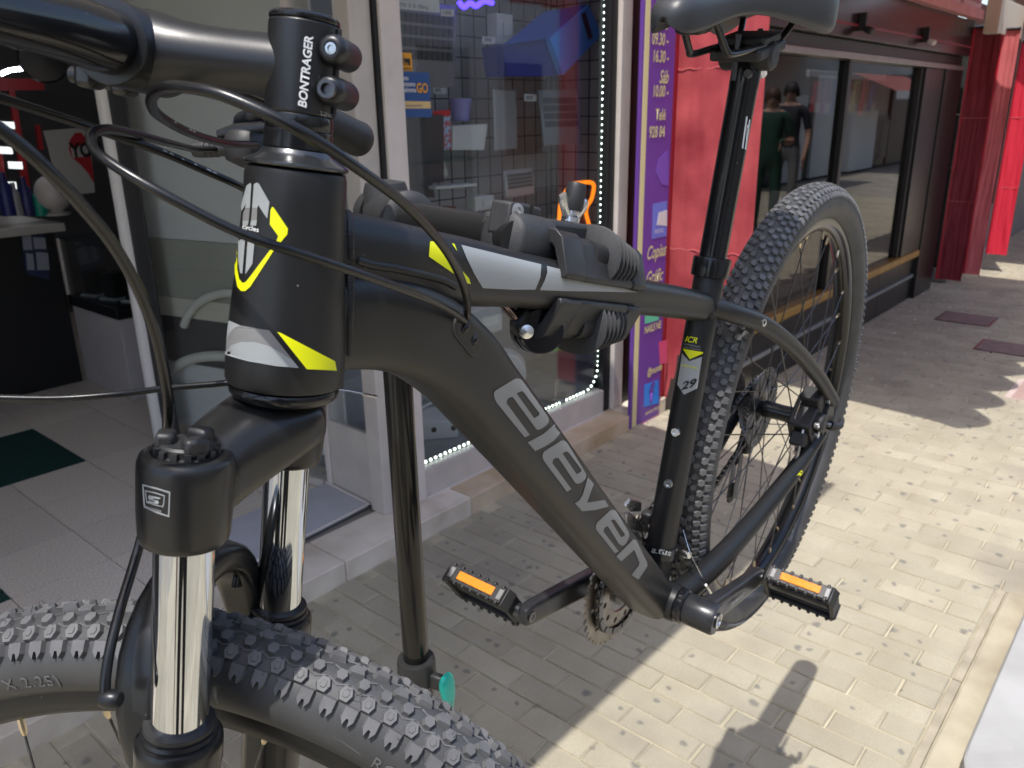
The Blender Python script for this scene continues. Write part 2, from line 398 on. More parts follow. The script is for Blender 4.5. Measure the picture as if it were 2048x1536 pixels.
# a little litter: dry leaves / crumbs on the paving
# shop threshold: marble step in slabs, tiled shop floor
MAR = pm('step_marble', (.64, .54, .43), .42, 0, .2, 5, .1, 60, col2=(.84, .76, .65), objvar=.06)
MAR2 = pm('step_marble_ochre', (.60, .42, .24), .45, 0, .22, 4.5, .1, 60, col2=(.78, .66, .50), objvar=.06)
step = struct('shop_step', MB().span((-2.5, 1.955, -.05), (3.42, 6.6, .040)), pm('step_bed', (.40, .36, .30), .9))
xs = [-2.5, -1.75, -.95, -.1, .62, 1.38, 1.98, 2.58, 3.1, 3.42]
for k in range(len(xs) - 1):
    MB().span((xs[k] + .0015, 1.935, -.02), (xs[k + 1] - .0015, 2.135, .070)).build('step_slab', MAR2 if k in (6, 7) else MAR, step, 0, .004)
TIL = pm('floor_tile_speckled', (.66, .565, .475), .35, 0, .14, 160, 0, col2=(.78, .69, .60), thr=(.38, .62), objvar=.05)
TLG = pm('floor_tile_green', (.018, .055, .048), .22, 0, .3, 40)
tile = {}
ts = .3
dk = [(.595, 3.46)]
P = onZ(22, 1212, .07); dk.append((round((P.x - 1.195) / ts) * ts + 1.195 - .6, round((P.y - 3.46) / ts) * ts + 3.46))
tme = MB().span((.0016, .0016, -.012), (ts - .0016, ts - .0016, 0)).mesh('floor_tile', TIL, 0)
tmd = MB().span((.0016, .0016, -.012), (.6 - .0016, .6 - .0016, 0)).mesh('floor_tile', TLG, 0)
for a in range(-10, 8):
    for b in range(-5, 10):
        x0, y0 = 1.195 + a * ts, 3.46 + b * ts
        if x0 < -1.2 or y0 < 2.10 or y0 > 6.2 or x0 > 3.2: continue
        if any(dx - .01 < x0 < dx + .59 and dy - .01 < y0 < dy + .59 for dx, dy in dk): continue
        o = link('floor_tile', tme, step); o.location = (x0, y0 if y0 > 2.2 else y0, .0695)
for dx, dy in dk:
    o = link('floor_tile', tmd, step); o.location = (dx, dy, .0695)
struct('floor_grout', MB().span((-2.5, 2.137, .041), (3.42, 6.6, .0585)), pm('tile_grout', (.24, .21, .18), .9))
# ================================================================== BICYCLE (bike axes: x forward, y left, z up, origin at the bottom bracket)
BM = Matrix(((-0.9871976, 0.0701870, -0.1432292, 0.7737385), (-0.0609933, -0.9958460, -0.0676053, 0.4446546), (-0.1473793, -0.0580038, 0.9873778, 0.8737300), (0, 0, 0, 1)))
bike = thing('bicycle', 'matt black hardtail mountain bike with yellow and silver decals, clamped in the repair stand', 'bicycle')
bike.matrix_world = BM
BI = BM.inverted()
BROT = BI.to_3x3()
BCAM = BI @ CAM
mm = .001
AX = Vector((-0.2944893, 0, 0.9556548)); FFv = Vector((0.4557641, -0.8789505, 0.1404457)); FLv = Vector((0.8399733, 0.4769129, 0.2588415))
HB = Vector((.4638, 0, .5088)); HT = Vector((.4290, 0, .6217))
ST = Vector((-math.cos(R_(72.449)), 0, math.sin(R_(72.449))))
RAX = Vector((-.4361, 0, .0485))
SM = Matrix.Identity(4)   # steering frame -> bike
for i in range(3): SM[i][0], SM[i][1], SM[i][2], SM[i][3] = FFv[i], FLv[i], AX[i], HB[i]
def S3(x, y, z): return SM @ Vector((x * mm, y * mm, z * mm))
def B3(x, y, z): return Vector((x * mm, y * mm, z * mm))
def bray(px, py): return (BROT @ ray(px, py)).normalized()
def bY(px, py, y): d = bray(px, py); return BCAM + d * ((y * mm - BCAM.y) / d.y)
def wb(P): return BI @ Vector(P)
def bvh(o): return BVHTree.FromPolygons([v.co.copy() for v in o.data.vertices], [tuple(p.vertices) for p in o.data.polygons])
def decal(name, tree, polys, mat, parent, off=.00035, cuts=3):
    """flat print whose outline points (picture px) are carried on to the tube's own surface"""
    bm_ = bmesh.new()
    for loops in polys:
        if not isinstance(loops[0][0], (tuple, list)): loops = [loops]
        flat = [p for l in loops for p in l]
        vs_ = [bm_.verts.new((p[0], p[1], 0)) for p in flat]
        for t in tessellate_polygon([[Vector((p[0], p[1], 0)) for p in l] for l in loops]):
            try: bm_.faces.new([vs_[i] for i in t])
            except ValueError: pass
    for _ in range(cuts):
        ed = [e for e in bm_.edges if e.calc_length() > 9]
        if not ed: break
        bmesh.ops.subdivide_edges(bm_, edges=ed, cuts=1, use_grid_fill=True)
        bmesh.ops.triangulate(bm_, faces=bm_.faces)
    bad = []
    for v in bm_.verts:
        h, nrm, _, _ = tree.ray_cast(BCAM, bray(v.co.x, v.co.y))
        if h is None: bad.append(v); continue
        d = bray(v.co.x, v.co.y)
        if nrm.dot(d) > 0: nrm = -nrm
        v.co = h + nrm * off
    bmesh.ops.delete(bm_, geom=bad, context='VERTS')
    me = bpy.data.meshes.new(name); bm_.to_mesh(me); bm_.free(); me.materials.append(mat)
    me.polygons.foreach_set('use_smooth', [True] * len(me.polygons))
    return link(name, me, parent)
def text_px(s, tree, org, xdir, ydir, mat, parent, name, off=.0005, **k):
    """lettering laid on a tube: org = picture px of the baseline start, xdir/ydir = px for one em"""
    def fn(c):
        px = org[0] + c.x * xdir[0] + c.y * ydir[0]; py = org[1] + c.x * xdir[1] + c.y * ydir[1]
        d = bray(px, py); h, nrm, _, _ = tree.ray_cast(BCAM, d)
        if h is None: return BCAM + d * 3
        if nrm.dot(d) > 0: nrm = -nrm
        return h + nrm * off
    me = text_mesh(s, 1.0, **k)
    for v in me.vertices: v.co = fn(v.co)
    b = bmesh.new(); b.from_mesh(me); bmesh.ops.delete(b, geom=[v for v in b.verts if (v.co - BCAM).length > 2.5], context='VERTS'); b.to_mesh(me); b.free()
    me.materials.clear(); me.materials.append(mat)
    return link(name, me, parent)
z1 = lambda l: [(960 + x / 3.492, 730 + y / 3.492) for x, y in l]
z2 = lambda l: [(440 + x / 3.492, 340 + y / 3.492) for x, y in l]
z3 = lambda l: [(1320 + x / 8.533, 640 + y / 8.533) for x, y in l]

# ---- head tube (tapered)
prof = [(.0285, -.0005), (.0318, .0005), (.0326, .003), (.0326, .014), (.0318, .03), (.0298, .055), (.0278, .08), (.0268, .1), (.0266, .1135), (.0258, .1165), (.0235, .1178)]
ht = MB().lathe(prof, HB, AX, 96).build('head_tube', BLK, bike, 30)
hb_t = bvh(ht)
decal('crest_silver', hb_t, [z2(p) for p in (
    [(215, 90), (223, 100), (213, 265), (180, 268), (186, 235), (155, 290), (152, 240), (190, 110)],
    [(240, 100), (258, 88), (275, 95), (348, 225), (332, 340), (270, 245), (265, 265), (228, 265)],
    [(221, 352), (262, 350), (255, 390), (214, 388)], [(205, 352), (197, 388), (163, 388), (162, 355)],
    [(130, 470), (180, 480), (160, 725), (145, 720), (132, 640)], [(197, 490), (244, 500), (230, 655), (180, 730)])], SIL, ht)
decal('crest_grey', hb_t, [z2(p) for p in ([(228, 266), (264, 266), (261, 349), (221, 351)], [(212, 269), (205, 351), (162, 354), (166, 300), (180, 269)])], GRYD, ht)
decal('crest_yellow', hb_t, [z2(p) for p in ([(365, 258), (375, 260), (475, 410), (470, 450), (375, 565), (215, 815), (180, 845), (150, 845), (125, 815), (108, 720), (105, 600), (122, 520), (125, 600), (125, 690), (138, 760), (160, 788), (180, 785), (205, 755), (388, 510), (408, 462), (350, 380), (355, 280)],)], YEL, ht)
text_px('cycles', hb_t, z2([(160, 408)])[0], (13.8, 3.2), (.9, -13.5), WHT, ht, 'crest_lettering', bold=.02)
text_px('eleven', hb_t, z2([(150, 462)])[0], (20.5, 7.2), (4.0, -20), WHT, ht, 'crest_lettering', bold=.02)
decal('lower_band_silver', hb_t, [z2(p) for p in ([(65, 1050), (145, 1085), (100, 1105), (70, 1140), (50, 1195), (55, 1120)],
    [(42, 1270), (80, 1222), (150, 1199), (240, 1199), (340, 1226), (430, 1276), (510, 1331), (550, 1382), (400, 1370), (200, 1335), (100, 1308), (40, 1287)])], SIL, ht)
decal('lower_band_grey', hb_t, [z2([(145, 1085), (310, 1115), (345, 1118), (510, 1330), (430, 1275), (340, 1225), (240, 1198), (150, 1198), (80, 1221), (45, 1262), (50, 1192), (70, 1140), (100, 1105)])], GRYD, ht)
decal('lower_band_yellow', hb_t, [z2([(400, 1130), (420, 1135), (800, 1335), (812, 1400), (605, 1390)])], YEL, ht)

# ---- top tube and down tube (hydroformed sections lofted along their centre lines, in the y = 0 plane)
def loft_tube(name, path, secs, p=2.6, n=40, K=9):
    C = bez([B3(x, 0, z) for x, z in path], K); A = []; tot = len(C) - 1; rg = []
    m_ = len(secs) - 1
    for i, c in enumerate(C):
        t = (C[min(i + 1, tot)] - C[max(i - 1, 0)]).normalized(); nn = Vector((0, 1, 0)).cross(t).normalized()
        f = i / tot * m_; k = min(int(f), m_ - 1); f -= k; f = f * f * (3 - 2 * f)
        a = (secs[k][0] * (1 - f) + secs[k + 1][0] * f) * mm; b = (secs[k][1] * (1 - f) + secs[k + 1][1] * f) * mm
        rg.append(super_ring(c, nn, (0, 1, 0), a, b, p, n))
    return MB().rings(rg).build(name, BLK, bike, 60)
tt = loft_tube('top_tube', [(446, 583), (400, 564), (320, 530), (230, 492), (120, 446), (0, 396), (-98, 354)], [(25, 18), (25, 18.5), (24, 18.5), (21, 18), (18.5, 17), (17.5, 16.5), (17, 16.5)], 2.4)
dt = loft_tube('down_tube', [(456, 541), (405, 526), (360, 500), (322, 462), (290, 416), (226, 322), (145, 202), (60, 78), (8, 2)], [(28, 24), (30, 25), (31, 26), (31, 26), (30, 26), (29, 26), (28, 26), (27, 28), (25, 30)], 3.6)
tt_t, dt_t = bvh(tt), bvh(dt)
decal('yellow_flash', tt_t, [[(859.5, 483), (886, 484.5), (905, 505), (917, 534), (937, 556), (941, 568), (934, 566), (857, 513)], [(903, 487), (908, 488), (914, 503)]], YEL, tt)
decal('silver_stripe', tt_t, [[(922, 490), (1024, 515), (1082, 529), (1080, 555), (1070, 579), (1024, 579), (965, 576), (948, 548), (932, 515)], [(1093, 532), (1154, 547), (1275, 585), (1200, 583), (1130, 582), (1079, 580), (1089, 560), (1094, 545)]], SIL, tt)
E1 = [(93, 205), (96, 190), (104, 178), (225, 105), (245, 95), (262, 93), (282, 100), (300, 118), (468, 355), (478, 380), (475, 402), (458, 422), (430, 442), (405, 452), (393, 449), (385, 440), (225, 222), (205, 225), (188, 238), (182, 265), (345, 487), (310, 505), (115, 265), (100, 235)]
H1 = [(252, 197), (282, 183), (292, 182), (302, 190), (410, 335), (411, 345), (403, 354), (375, 370)]
E2 = [(433, 640), (436, 618), (448, 600), (545, 540), (560, 529), (575, 526), (592, 531), (607, 546), (733, 752), (740, 775), (733, 795), (710, 818), (685, 829), (668, 826), (655, 812), (545, 648), (525, 648), (508, 658), (503, 685), (635, 865), (605, 885), (455, 685), (440, 662)]
H2 = [(572, 615), (598, 603), (608, 604), (616, 612), (704, 728), (705, 738), (697, 749), (672, 762)]
E3 = [(806, 1140), (808, 1115), (820, 1095), (905, 1015), (922, 1010), (940, 1014), (952, 1026), (1033, 1162), (1040, 1185), (1036, 1208), (1018, 1245), (1002, 1260), (986, 1261), (965, 1245), (890, 1125), (872, 1132), (862, 1145), (862, 1165), (965, 1300), (940, 1312), (822, 1165), (812, 1155)]
H3 = [(912, 1085), (930, 1078), (938, 1080), (1009, 1182), (1008, 1190), (982, 1202)]
lt = pm('decal_text_grey', (.24, .245, .24), .45)
for loops in ([z1(E1), z1(H1)], [z1([(330, 540), (440, 480), (527, 406), (572, 462), (510, 530), (450, 568), (383, 600)])], [z1(E2), z1(H2)],
              [z1([(660, 965), (690, 945), (715, 905), (750, 783), (792, 830), (745, 960), (868, 942), (897, 988), (800, 1012), (712, 1020)])], [z1(E3), z1(H3)],
              [z1([(950, 1335), (1050, 1235), (1068, 1218), (1082, 1219), (1092, 1230), (1163, 1375), (1168, 1398), (1160, 1415), (1105, 1497), (1055, 1465), (1108, 1398), (1111, 1380), (1075, 1290), (985, 1370)])]):
    decal('logo_letter', dt_t, [loops], lt, dt, .0004, 4)
# welds: overlapping bead ripples where tubes meet
def weld(pts, r, parent, name='weld_bead', n=22):
    P = bez(pts, 8); L = [0]
    for a, b in zip(P, P[1:]): L.append(L[-1] + (b - a).length)
    C_, R2, k = [], [], 0; K_ = n * 5
    for i in range(K_ + 1):
        s_ = min(L[-1] * i / K_, L[-1] - 1e-9)
        while L[k + 1] < s_: k += 1
        C_.append(P[k].lerp(P[k + 1], (s_ - L[k]) / max(1e-9, L[k + 1] - L[k])) - Vector((0, r * .45, 0)))
        ph = (i / 5) % 1; R2.append(r * (.91 + .09 * (1 - ph) ** .6) * (1 if 2 < i < K_ - 2 else .6))
    return MB().tube(C_, R2, 14).build(name, BLK, parent, 60)
def tree_px(trees, pts, lift=0.0):
    out = []
    for px, py in pts:
        best = None
        for t_ in trees:
            h = t_.ray_cast(BCAM, bray(px, py))
            if h[0] is not None and (best is None or h[3] < best[1]): best = (h[0], h[3])
        if best: out.append(best[0])
    return out
weld(tree_px([tt_t, dt_t], [(712, 520), (745, 530), (790, 537), (840, 548), (885, 560), (915, 574)]), .0030, tt, n=40)
weld(tree_px([hb_t, tt_t, dt_t], [(697, 425), (701, 455), (702, 490), (702, 522)]), .0030, ht, n=16)
weld(tree_px([hb_t, tt_t, dt_t], [(702, 528), (702, 580), (701, 630), (700, 680), (699, 712)]), .0030, ht, n=26)
# cable port on the down tube
cp = tree_px([dt_t], [(917, 648), (955, 695)])
if len(cp) == 2:
    c = (cp[0] + cp[1]) / 2; u = (cp[1] - cp[0]).normalized(); nrm = Vector((0, 1, 0)); nrm = (nrm - u * nrm.dot(u)).normalized(); v_ = nrm.cross(u)
    def stad(l, w_, n=10): return [((l / 2 if math.cos(a) >= 0 else -l / 2) + w_ * math.cos(a), w_ * math.sin(a)) for a in [2 * math.pi * (i + .5) / (2 * n) - 0 for i in range(2 * n)]]
    PM = Matrix.Identity(4)
    for i in range(3): PM[i][0], PM[i][1], PM[i][2], PM[i][3] = u[i], v_[i], nrm[i], c[i]
    port = MB().prism(stad(.024, .0092), PM, -.001, .0012, .92).build('cable_port', PLAS, dt, 40)
    MB().prism(stad(.021, .0062), PM, .0009, .0014).build('port_opening', BLKD, port, 40)
    PORT = [PM @ Vector((-.008, 0, .001)), PM @ Vector((.007, 0, .001))]
# ---- seat tube, collar, seatpost
stp = [(.0175, -.01), (.0178, .05), (.0175, .25), (.0175, .415), (.017, .4165)]
stb = MB().lathe(stp, (0, 0, 0), ST, 48).build('seat_tube', BLK, bike)
st_t = bvh(stb)
decal('yellow_arrow', st_t, [z3([(390, 490), (735, 548), (725, 575), (510, 668)])], YEL, stb)
decal('silver_panel', st_t, [z3([(382, 570), (500, 705), (718, 625), (632, 1165), (410, 1272), (298, 1095)])], SIL, stb)
text_px('ICR', st_t, z3([(422, 362)])[0], (15.2, 2.6), (3.0, -16), YEL, stb, 'tube_lettering', shear=.25, bold=.02)
text_px('INTERNAL', st_t, z3([(412, 425)])[0], (7.0, 1.3), (.9, -5.0), SIL, stb, 'tube_lettering')
text_px('CABLE ROUTING', st_t, z3([(402, 470)])[0], (4.4, .8), (.6, -4.0), SIL, stb, 'tube_lettering')
text_px('eleven', st_t, z3([(362, 782)])[0], (12.2, 2.4), (2.2, -7.5), YEL, stb, 'tube_lettering', off=.0009, shear=.2)
text_px('29', st_t, z3([(362, 1195)])[0], (27, -8), (2.5, -22), BLKD, stb, 'tube_lettering', off=.0009, shear=.2, bold=.03)
col = MB().lathe([(.0176, .4), (.0212, .401), (.0215, .404), (.0215, .420), (.0210, .4225), (.0158, .4235)], (0, 0, 0), ST, 48).build('seat_collar', GLOSSB, bike)
MB().tube([ST * .412 + B3(-26, -7, 0), ST * .412 + B3(-26, 7, 0)], .0042, 12).build('collar_bolt', STEEL, col)
spost = MB().lathe([(.0155, .40), (.0155, .606), (.0158, .607), (.0158, .640), (.0145, .648)], (0, 0, 0), ST, 48).build('seat_post', GLOSSB, bike)
sp_t = bvh(spost)
text_px('D', sp_t, (1497, 290), (2.0, -58), (-9, -1.5), WHT, spost, 'post_lettering', outline=.0)
decal('post_print', sp_t, [[(1483, 296), (1492, 233), (1495, 233), (1486, 297)], [(1498, 238), (1500, 240), (1492, 300), (1489, 298)]], WHT, spost)
MB().lathe([(.0005, 0), (.0055, .0005), (.0058, .005), (.004, .007), (.0005, .007)], ST * .628 + B3(13, 6, -4), (.8, .35, .1), 16).build('post_bolt', DSTEEL, spost)
# bottle bosses on the seat tube
for px, py in ((1352, 864), (1337, 967)):
    h = st_t.ray_cast(BCAM, bray(px, py))
    if h[0] is not None: MB().lathe([(.0055, -.001), (.0055, .0018), (.0048, .0035), (.0028, .0035), (.0026, .0012), (.0003, .0012)], h[0], h[1], 20).build('boss_bolt', ZINC, stb)
h = st_t.ray_cast(BCAM, bray(1407, 590))
# shiny weld on the seat tube junction
wl = []
for a in range(9):
    t_ = math.pi * (-.1 + 1.2 * a / 8)
    wl.append(ST * .3625 + B3(17.2 + 1.5, 0, 0) * 1 + Vector((0, 1, 0)) * (.0165 * math.cos(t_)) + ST * (.0165 * math.sin(t_)) + B3(2.5 * abs(math.cos(t_)) * -3, 0, 0))
weld(wl, .0042, stb, n=16)
# ---- bottom bracket
bb = MB().lathe([(.0195, -.0365), (.0225, -.036), (.0232, -.03), (.0232, .03), (.0225, .036), (.0195, .0365)], (0, 0, 0), (0, 1, 0), 48).build('bottom_bracket_shell', BLK, bike)
for s in (-1, 1):
    MB().lathe([(.0005, .0365), (.021, .0366), (.0218, .039), (.0218, .0445), (.0195, .047), (.0005, .047)], (0, 0, 0), (0, s, 0), 40).build('bearing_cup', GLOSSB, bb)
# ---- stays
for s in (1, -1):
    P = bez([B3(-110, 8 * s, 350), B3(-140, 26 * s, 334), B3(-200, 42 * s, 300), B3(-285, 56 * s, 236), B3(-370, 68 * s, 160), B3(-436, 76 * s, 92)], 7)
    ss = MB().tube(P, [.0118 - .00004 * i for i in range(len(P))], 18).build('seat_stay', BLK, bike)
    MB().lathe([(.0045, -.002), (.0048, .0012), (.003, .0014), (.0028, -.001), (.0003, -.001)], B3(-178, (37 + 11.0) * s, 313), (.15, s, .15), 16).build('rack_eyelet', ZINC, ss)
    Q = bez([B3(-8, 26 * s, -2), B3(-70, 36 * s, -4), B3(-130, 44 * s, -2), B3(-220, 52 * s, 4), B3(-330, 63 * s, 22), B3(-420, 68 * s, 40)], 7)
    cs_ = MB().tube(Q, [.0172 - .00017 * i for i in range(len(Q))], 18).build('chain_stay', BLK, bike)
    if s == 1: CSL = cs_
    dp = [(-454, 62), (-446, 96), (-426, 98), (-398, 60), (-408, 38), (-432, 28), (-452, 40)]
    MX = Matrix(((1, 0, 0, 0), (0, 0, 1, 0), (0, 1, 0, 0), (0, 0, 0, 1)))
    MB().prism([(a * mm, b * mm) for a, b in dp], MX, (67.5 if s > 0 else -76.5) * mm, (76.5 if s > 0 else -67.5) * mm).build('dropout', BLK, bike, bevel=.0015)
cst = bvh(CSL)
decal('stay_flash', cst, [[(1593, 951), (1603, 940), (1622, 927), (1620, 938), (1608, 953)]], YEL, CSL)
# ---- headset, spacers, stem, handlebar (steering frame, mm)
SMi = SM.inverted()
def sY(px, py, y):
    o = SMi @ BCAM; d = SMi.to_3x3() @ bray(px, py); return (o + d * ((y * mm - o.y) / d.y)) * 1000
def sl_(prof, c=(0, 0, 0), n=48):   # lathe about a line parallel to the steering axis
    return MB().lathe([(r * mm, h * mm) for r, h in prof], S3(*c), AX, n)
sl_([(24, 117.9), (26.6, 118.3), (27.2, 119.2), (27.0, 120.2), (25.6, 121.2), (20.5, 123.6), (19.0, 125.2), (18.0, 127)]).build('headset_cover', pm('headset_gloss', (.10, .105, .11), .22, .8, .1, 10), bike)
sl_([(15, 127.1), (17.4, 127.2), (17.9, 127.8), (17.9, 136.4), (17.4, 137)]).build('headset_spacer', GLOSSB, bike)
sl_([(15, 137.1), (17.2, 137.2), (17.6, 137.8), (17.6, 144.2), (17.2, 144.9)]).build('headset_spacer', GLOSSB, bike)
stem = sl_([(15, 145), (17.3, 145.2), (17.9, 146), (17.9, 189), (17.3, 189.8), (15, 190)], n=64).build('stem', STEMB, bike)
stem_t = bvh(stem)
sl_([(14, 190), (17.6, 190.3), (17.9, 191), (17.7, 192.6), (16.2, 194), (9, 194.6), (5, 193.8), (4.8, 192), (.2, 191.8)]).build('top_cap', GLOSSB, stem)
rg = []
for x, r, dz in ((8, 15.5, 0), (20, 15.6, 0), (35, 15.6, 0), (52, 16.0, 0), (66, 17.4, 0), (76, 19.6, 0), (84, 21.0, 0)):
    rg.append([S3(x, r * math.cos(2 * math.pi * j / 48) * 1.04, 168 + dz + r * math.sin(2 * math.pi * j / 48)) for j in range(48)])
MB().rings(rg).build('stem_extension', STEMB, stem, 50)
def yl(prof, c, n=48): return MB().lathe([(r * mm, h * mm) for r, h in prof], S3(*c), FLv, n)
yl([(15.9, -25.5), (20.2, -25.2), (21, -24), (21, 24), (20.2, 25.2), (15.9, 25.5)], (91, 0, 168)).build('bar_clamp', STEMB, stem)
fp = MB()
for s in (-1, 1):
    fp.box(S3(108, 15 * s, 168), (.012, .013, .046), SM.to_3x3())
fo = fp.build('face_plate', STEMB, stem, bevel=.003)
for sy in (-1, 1):
    for sz in (-1, 1):
        MB().lathe([(.0003, 0), (.0042, 0), (.0042, .005), (.0024, .005), (.0022, .002), (.0002, .002)], S3(113, 15 * sy, 168 + 17 * sz), FFv, 14).build('clamp_bolt', ALU, fo)
# pinch bosses and bolts at the back of the steerer clamp
for i, zc in enumerate((177.5, 158)):
    b_ = yl([(4, -15), (6.8, -14.6), (7.6, -13), (7.6, 8), (7.2, 11), (6.0, 13.2), (4.2, 14.2), (3.4, 14.0), (3.2, 12.8), (.2, 12.5)], (-20.0, 1, zc), 28).build('pinch_boss', STEMB, stem, 45)
    MB().box(S3(-15, 0, zc), (.012, .022, .013), SM.to_3x3()).build('boss_web', STEMB, stem, bevel=.003)
    if i: yl([(.2, 13), (4.6, 13), (5.0, 13.6), (5.0, 17.4), (4.5, 18), (2.8, 18), (2.6, 15), (.2, 15)], (-20.5, 1, zc), 28).build('pinch_bolt', DSTEEL, stem)
    else: yl([(.2, 12), (2.9, 12.2), (2.9, 13.9), (1.6, 14.0), (1.5, 13), (.2, 13)], (-20.0, 1, zc), 20).build('pinch_bolt', STEEL, stem)
MB().box(S3(-16.5, 0, 167.5), (.006, .0022, .043), SM.to_3x3()).build('clamp_slot', BLKD, stem)
text_px('BONTRAGER', stem_t, (612, 217), (2.3, -24.2), (-23.5, -3.0), WHT, stem, 'stem_lettering', shear=.2, bold=.03)
text_px('5.2Nm', stem_t, (640, 229), (9.0, 2.0), (-1.0, -10.5), SIL, stem, 'stem_lettering')
def barp(y):
    a = abs(y); r = 15.9 if a < 42 else (15.9 - 4.8 * min(1, (a - 42) / 75))
    return S3(91 - .02 * max(0, a - 60), y, 168 - .062 * max(0, a - 60)), r * mm
P = [barp(y) for y in [-352 + 704 * i / 60 for i in range(61)]]
bar = MB().tube([p for p, _ in P], [r for _, r in P], 32).build('handlebar', GLOSSB, bike)
for s in (-1, 1):
    gp = [(y, rr) for y, rr in ((222, 15.2), (224, 17), (228, 17.4), (232, 15.8))] + [(236 + 2.2 * i, 15.6 + (.7 if i % 2 else 0)) for i in range(50)] + [(348, 16.6), (352, 16.8), (355, 15.5), (356, 6)]
    g_ = MB().tube([barp(y * s)[0] for y, _ in gp], [r * mm for _, r in gp], 28).build('grip', PLAS, bike)
    # brake lever perch, blade and shifter pod
    lv = MB().tube([barp((172 + i * 4) * s)[0] for i in range(6)], .0155, 24).build('lever_clamp', PLAS, bike)
    c = barp(182 * s)[0]
    q = lambda x, y, z: c + (FFv * x + FLv * (y * s) + AX * z) * mm
    MB().tube(bez([q(8, 0, -4), q(24, 2, -10), q(38, 14, -14), q(46, 45, -16), q(48, 90, -18), q(42, 130, -18)], 6), [.008] * 7 + [.0065] * 12 + [.0052] * 12, 12).build('brake_lever', ALU, lv)
    MB().lathe([(.004, 0), (.0165, .001), (.0185, .004), (.0185, .016), (.016, .021), (.006, .024)], q(12, -22, -24), -AX + FLv * .2, 28).build('shifter_pod', PLAS, lv)
    MB().tube([q(6, -12, -30), q(-8, -14, -34), q(-20, -20, -34)], [.006, .005, .0045], 12).build('thumb_lever', PLAS, lv)
    yy = -22
    b0, b1 = q(20, yy, -34), q(56, yy - 6, -34)
    if s == -1: b0, b1 = S3(*sY(512, 294, -172)), S3(*sY(386, 299, -172))
    ad = (b1 - b0).normalized()
    MB().tube([b0, b1 - ad * .03], .0052, 14).build('barrel_stem', PLAS, lv)
    MB().lathe([(.0045, 0), (.0058, .002), (.0058, .012), (.0064, .0125), (.0064, .016), (.0056, .0165), (.0064, .017), (.0064, .0205), (.0056, .021), (.0064, .0215), (.0064, .026), (.0058, .032), (.0035, .033), (.003, .03)], b1 - ad * .033, ad, 24).build('barrel_adjuster', PLAS, lv)
    if s == -1: BAR_R = (b0, b1, ad); MB().tube([S3(*sY(438, 270, -178)), S3(*sY(470, 262, -178)), S3(*sY(540, 256, -178))], [.004, .0055, .006], 12).build('lever_blade', ALU, lv)
# ---- fork crown, stanchions, lowers
sl_([(18, -1), (29.6, -1.2), (30.4, -2.6), (30.4, -5), (29, -7), (27, -8.5)]).build('crown_race', GLOSSB, bike)
rg = []
for y, x, zc, hx, hz in ((-66, 22, -48, 21, 21), (-52, 20, -42, 20.5, 20.5), (-38, 16, -36, 22.5, 21.5), (-22, 10, -29, 26, 20.5), (-8, 5, -24, 29, 18), (0, 4, -23, 30, 17), (8, 5, -24, 29, 18), (22, 10, -29, 26, 20.5), (38, 16, -36, 22.5, 21.5), (52, 20, -42, 20.5, 20.5), (66, 22, -48, 21, 21)):
    rg.append(super_ring(S3(x, y, zc), FFv, AX, hx * mm, hz * mm, 2.7, 36))
crown = MB().rings(rg).build('fork_crown', CROWNB, bike, 70)
crown.modifiers.new('subdivision', 'SUBSURF').render_levels = 1
for s in (1, -1):
    lg = sl_([(15.2, -72.5), (20.2, -72.4), (21.6, -71.2), (22.3, -68), (23.2, -55), (23.4, -36), (23.2, -30), (22.2, -26.6), (20, -25), (17.2, -24.7), (16.2, -25.4), (16.0, -27.5), (.2, -27.6)], (22, 65.5 * s, 0), 64).build('crown_leg', CROWNB, crown, 40)
    if s == 1: lg_t = bvh(lg); LG = lg
    # knob on top
    kn = sl_([(.2, -27), (15.2, -27), (15.4, -25.2), (13.6, -24.4), (13.6, -21), (12.4, -19.8), (.2, -19.6)], (22, 65.5 * s, 0), 40).build('adjuster_knob', PLAS, crown)
    for a in (0, 120, 240):
        M_ = SM.to_3x3() @ Matrix.Rotation(R_(a + 20), 3, 'Z')
        MB().box(S3(22 + 10 * math.cos(R_(a + 20)), 65.5 * s + 10 * math.sin(R_(a + 20)), -19.5), (.009, .012, .010), M_).build('knob_lug', PLAS, kn, bevel=.0022)
    for a in range(0, 360, 24):
        MB().box(S3(22 + 14.6 * math.cos(R_(a)), 65.5 * s + 14.6 * math.sin(R_(a)), -23.4), (.0026, .0032, .004), SM.to_3x3() @ Matrix.Rotation(R_(a), 3, 'Z')).build('knob_tooth', PLAS, kn)
    sl_([(15, -200), (15, -30)], (22, 65.5 * s, 0), 64).build('stanchion', CHROME, bike)
decal('fork_badge', lg_t, [[[(286, 968), (314, 975), (341, 983), (340, 1010), (339, 1034), (314, 1026), (289, 1014), (287, 990)], [(288.5, 971.5), (314, 978), (338.5, 986), (337.5, 1010), (336.5, 1030), (314, 1022.5), (291.5, 1012), (290, 990)]],
    [[(291, 980), (311, 984), (330, 990), (329.5, 1004), (327, 1014), (310, 1010), (294, 1005), (292, 990)], [(292.8, 982.5), (311, 986.2), (328.2, 992), (327.6, 1004), (325.5, 1012), (310, 1008), (295.6, 1003), (294, 990)]],
    [(299, 990), (322, 995), (320, 998), (308, 996), (306, 998), (317, 1001), (319, 1004), (316, 1008), (296, 1004), (298, 1001), (310, 1003.5), (311, 1001.5), (300, 999), (297, 996)]], SIL, LG)
text_px('SR SUNTOUR', lg_t, (293, 1015), (5.1, 1.6), (.3, -6.0), SIL, LG, 'badge_lettering', bold=.02)
low = []
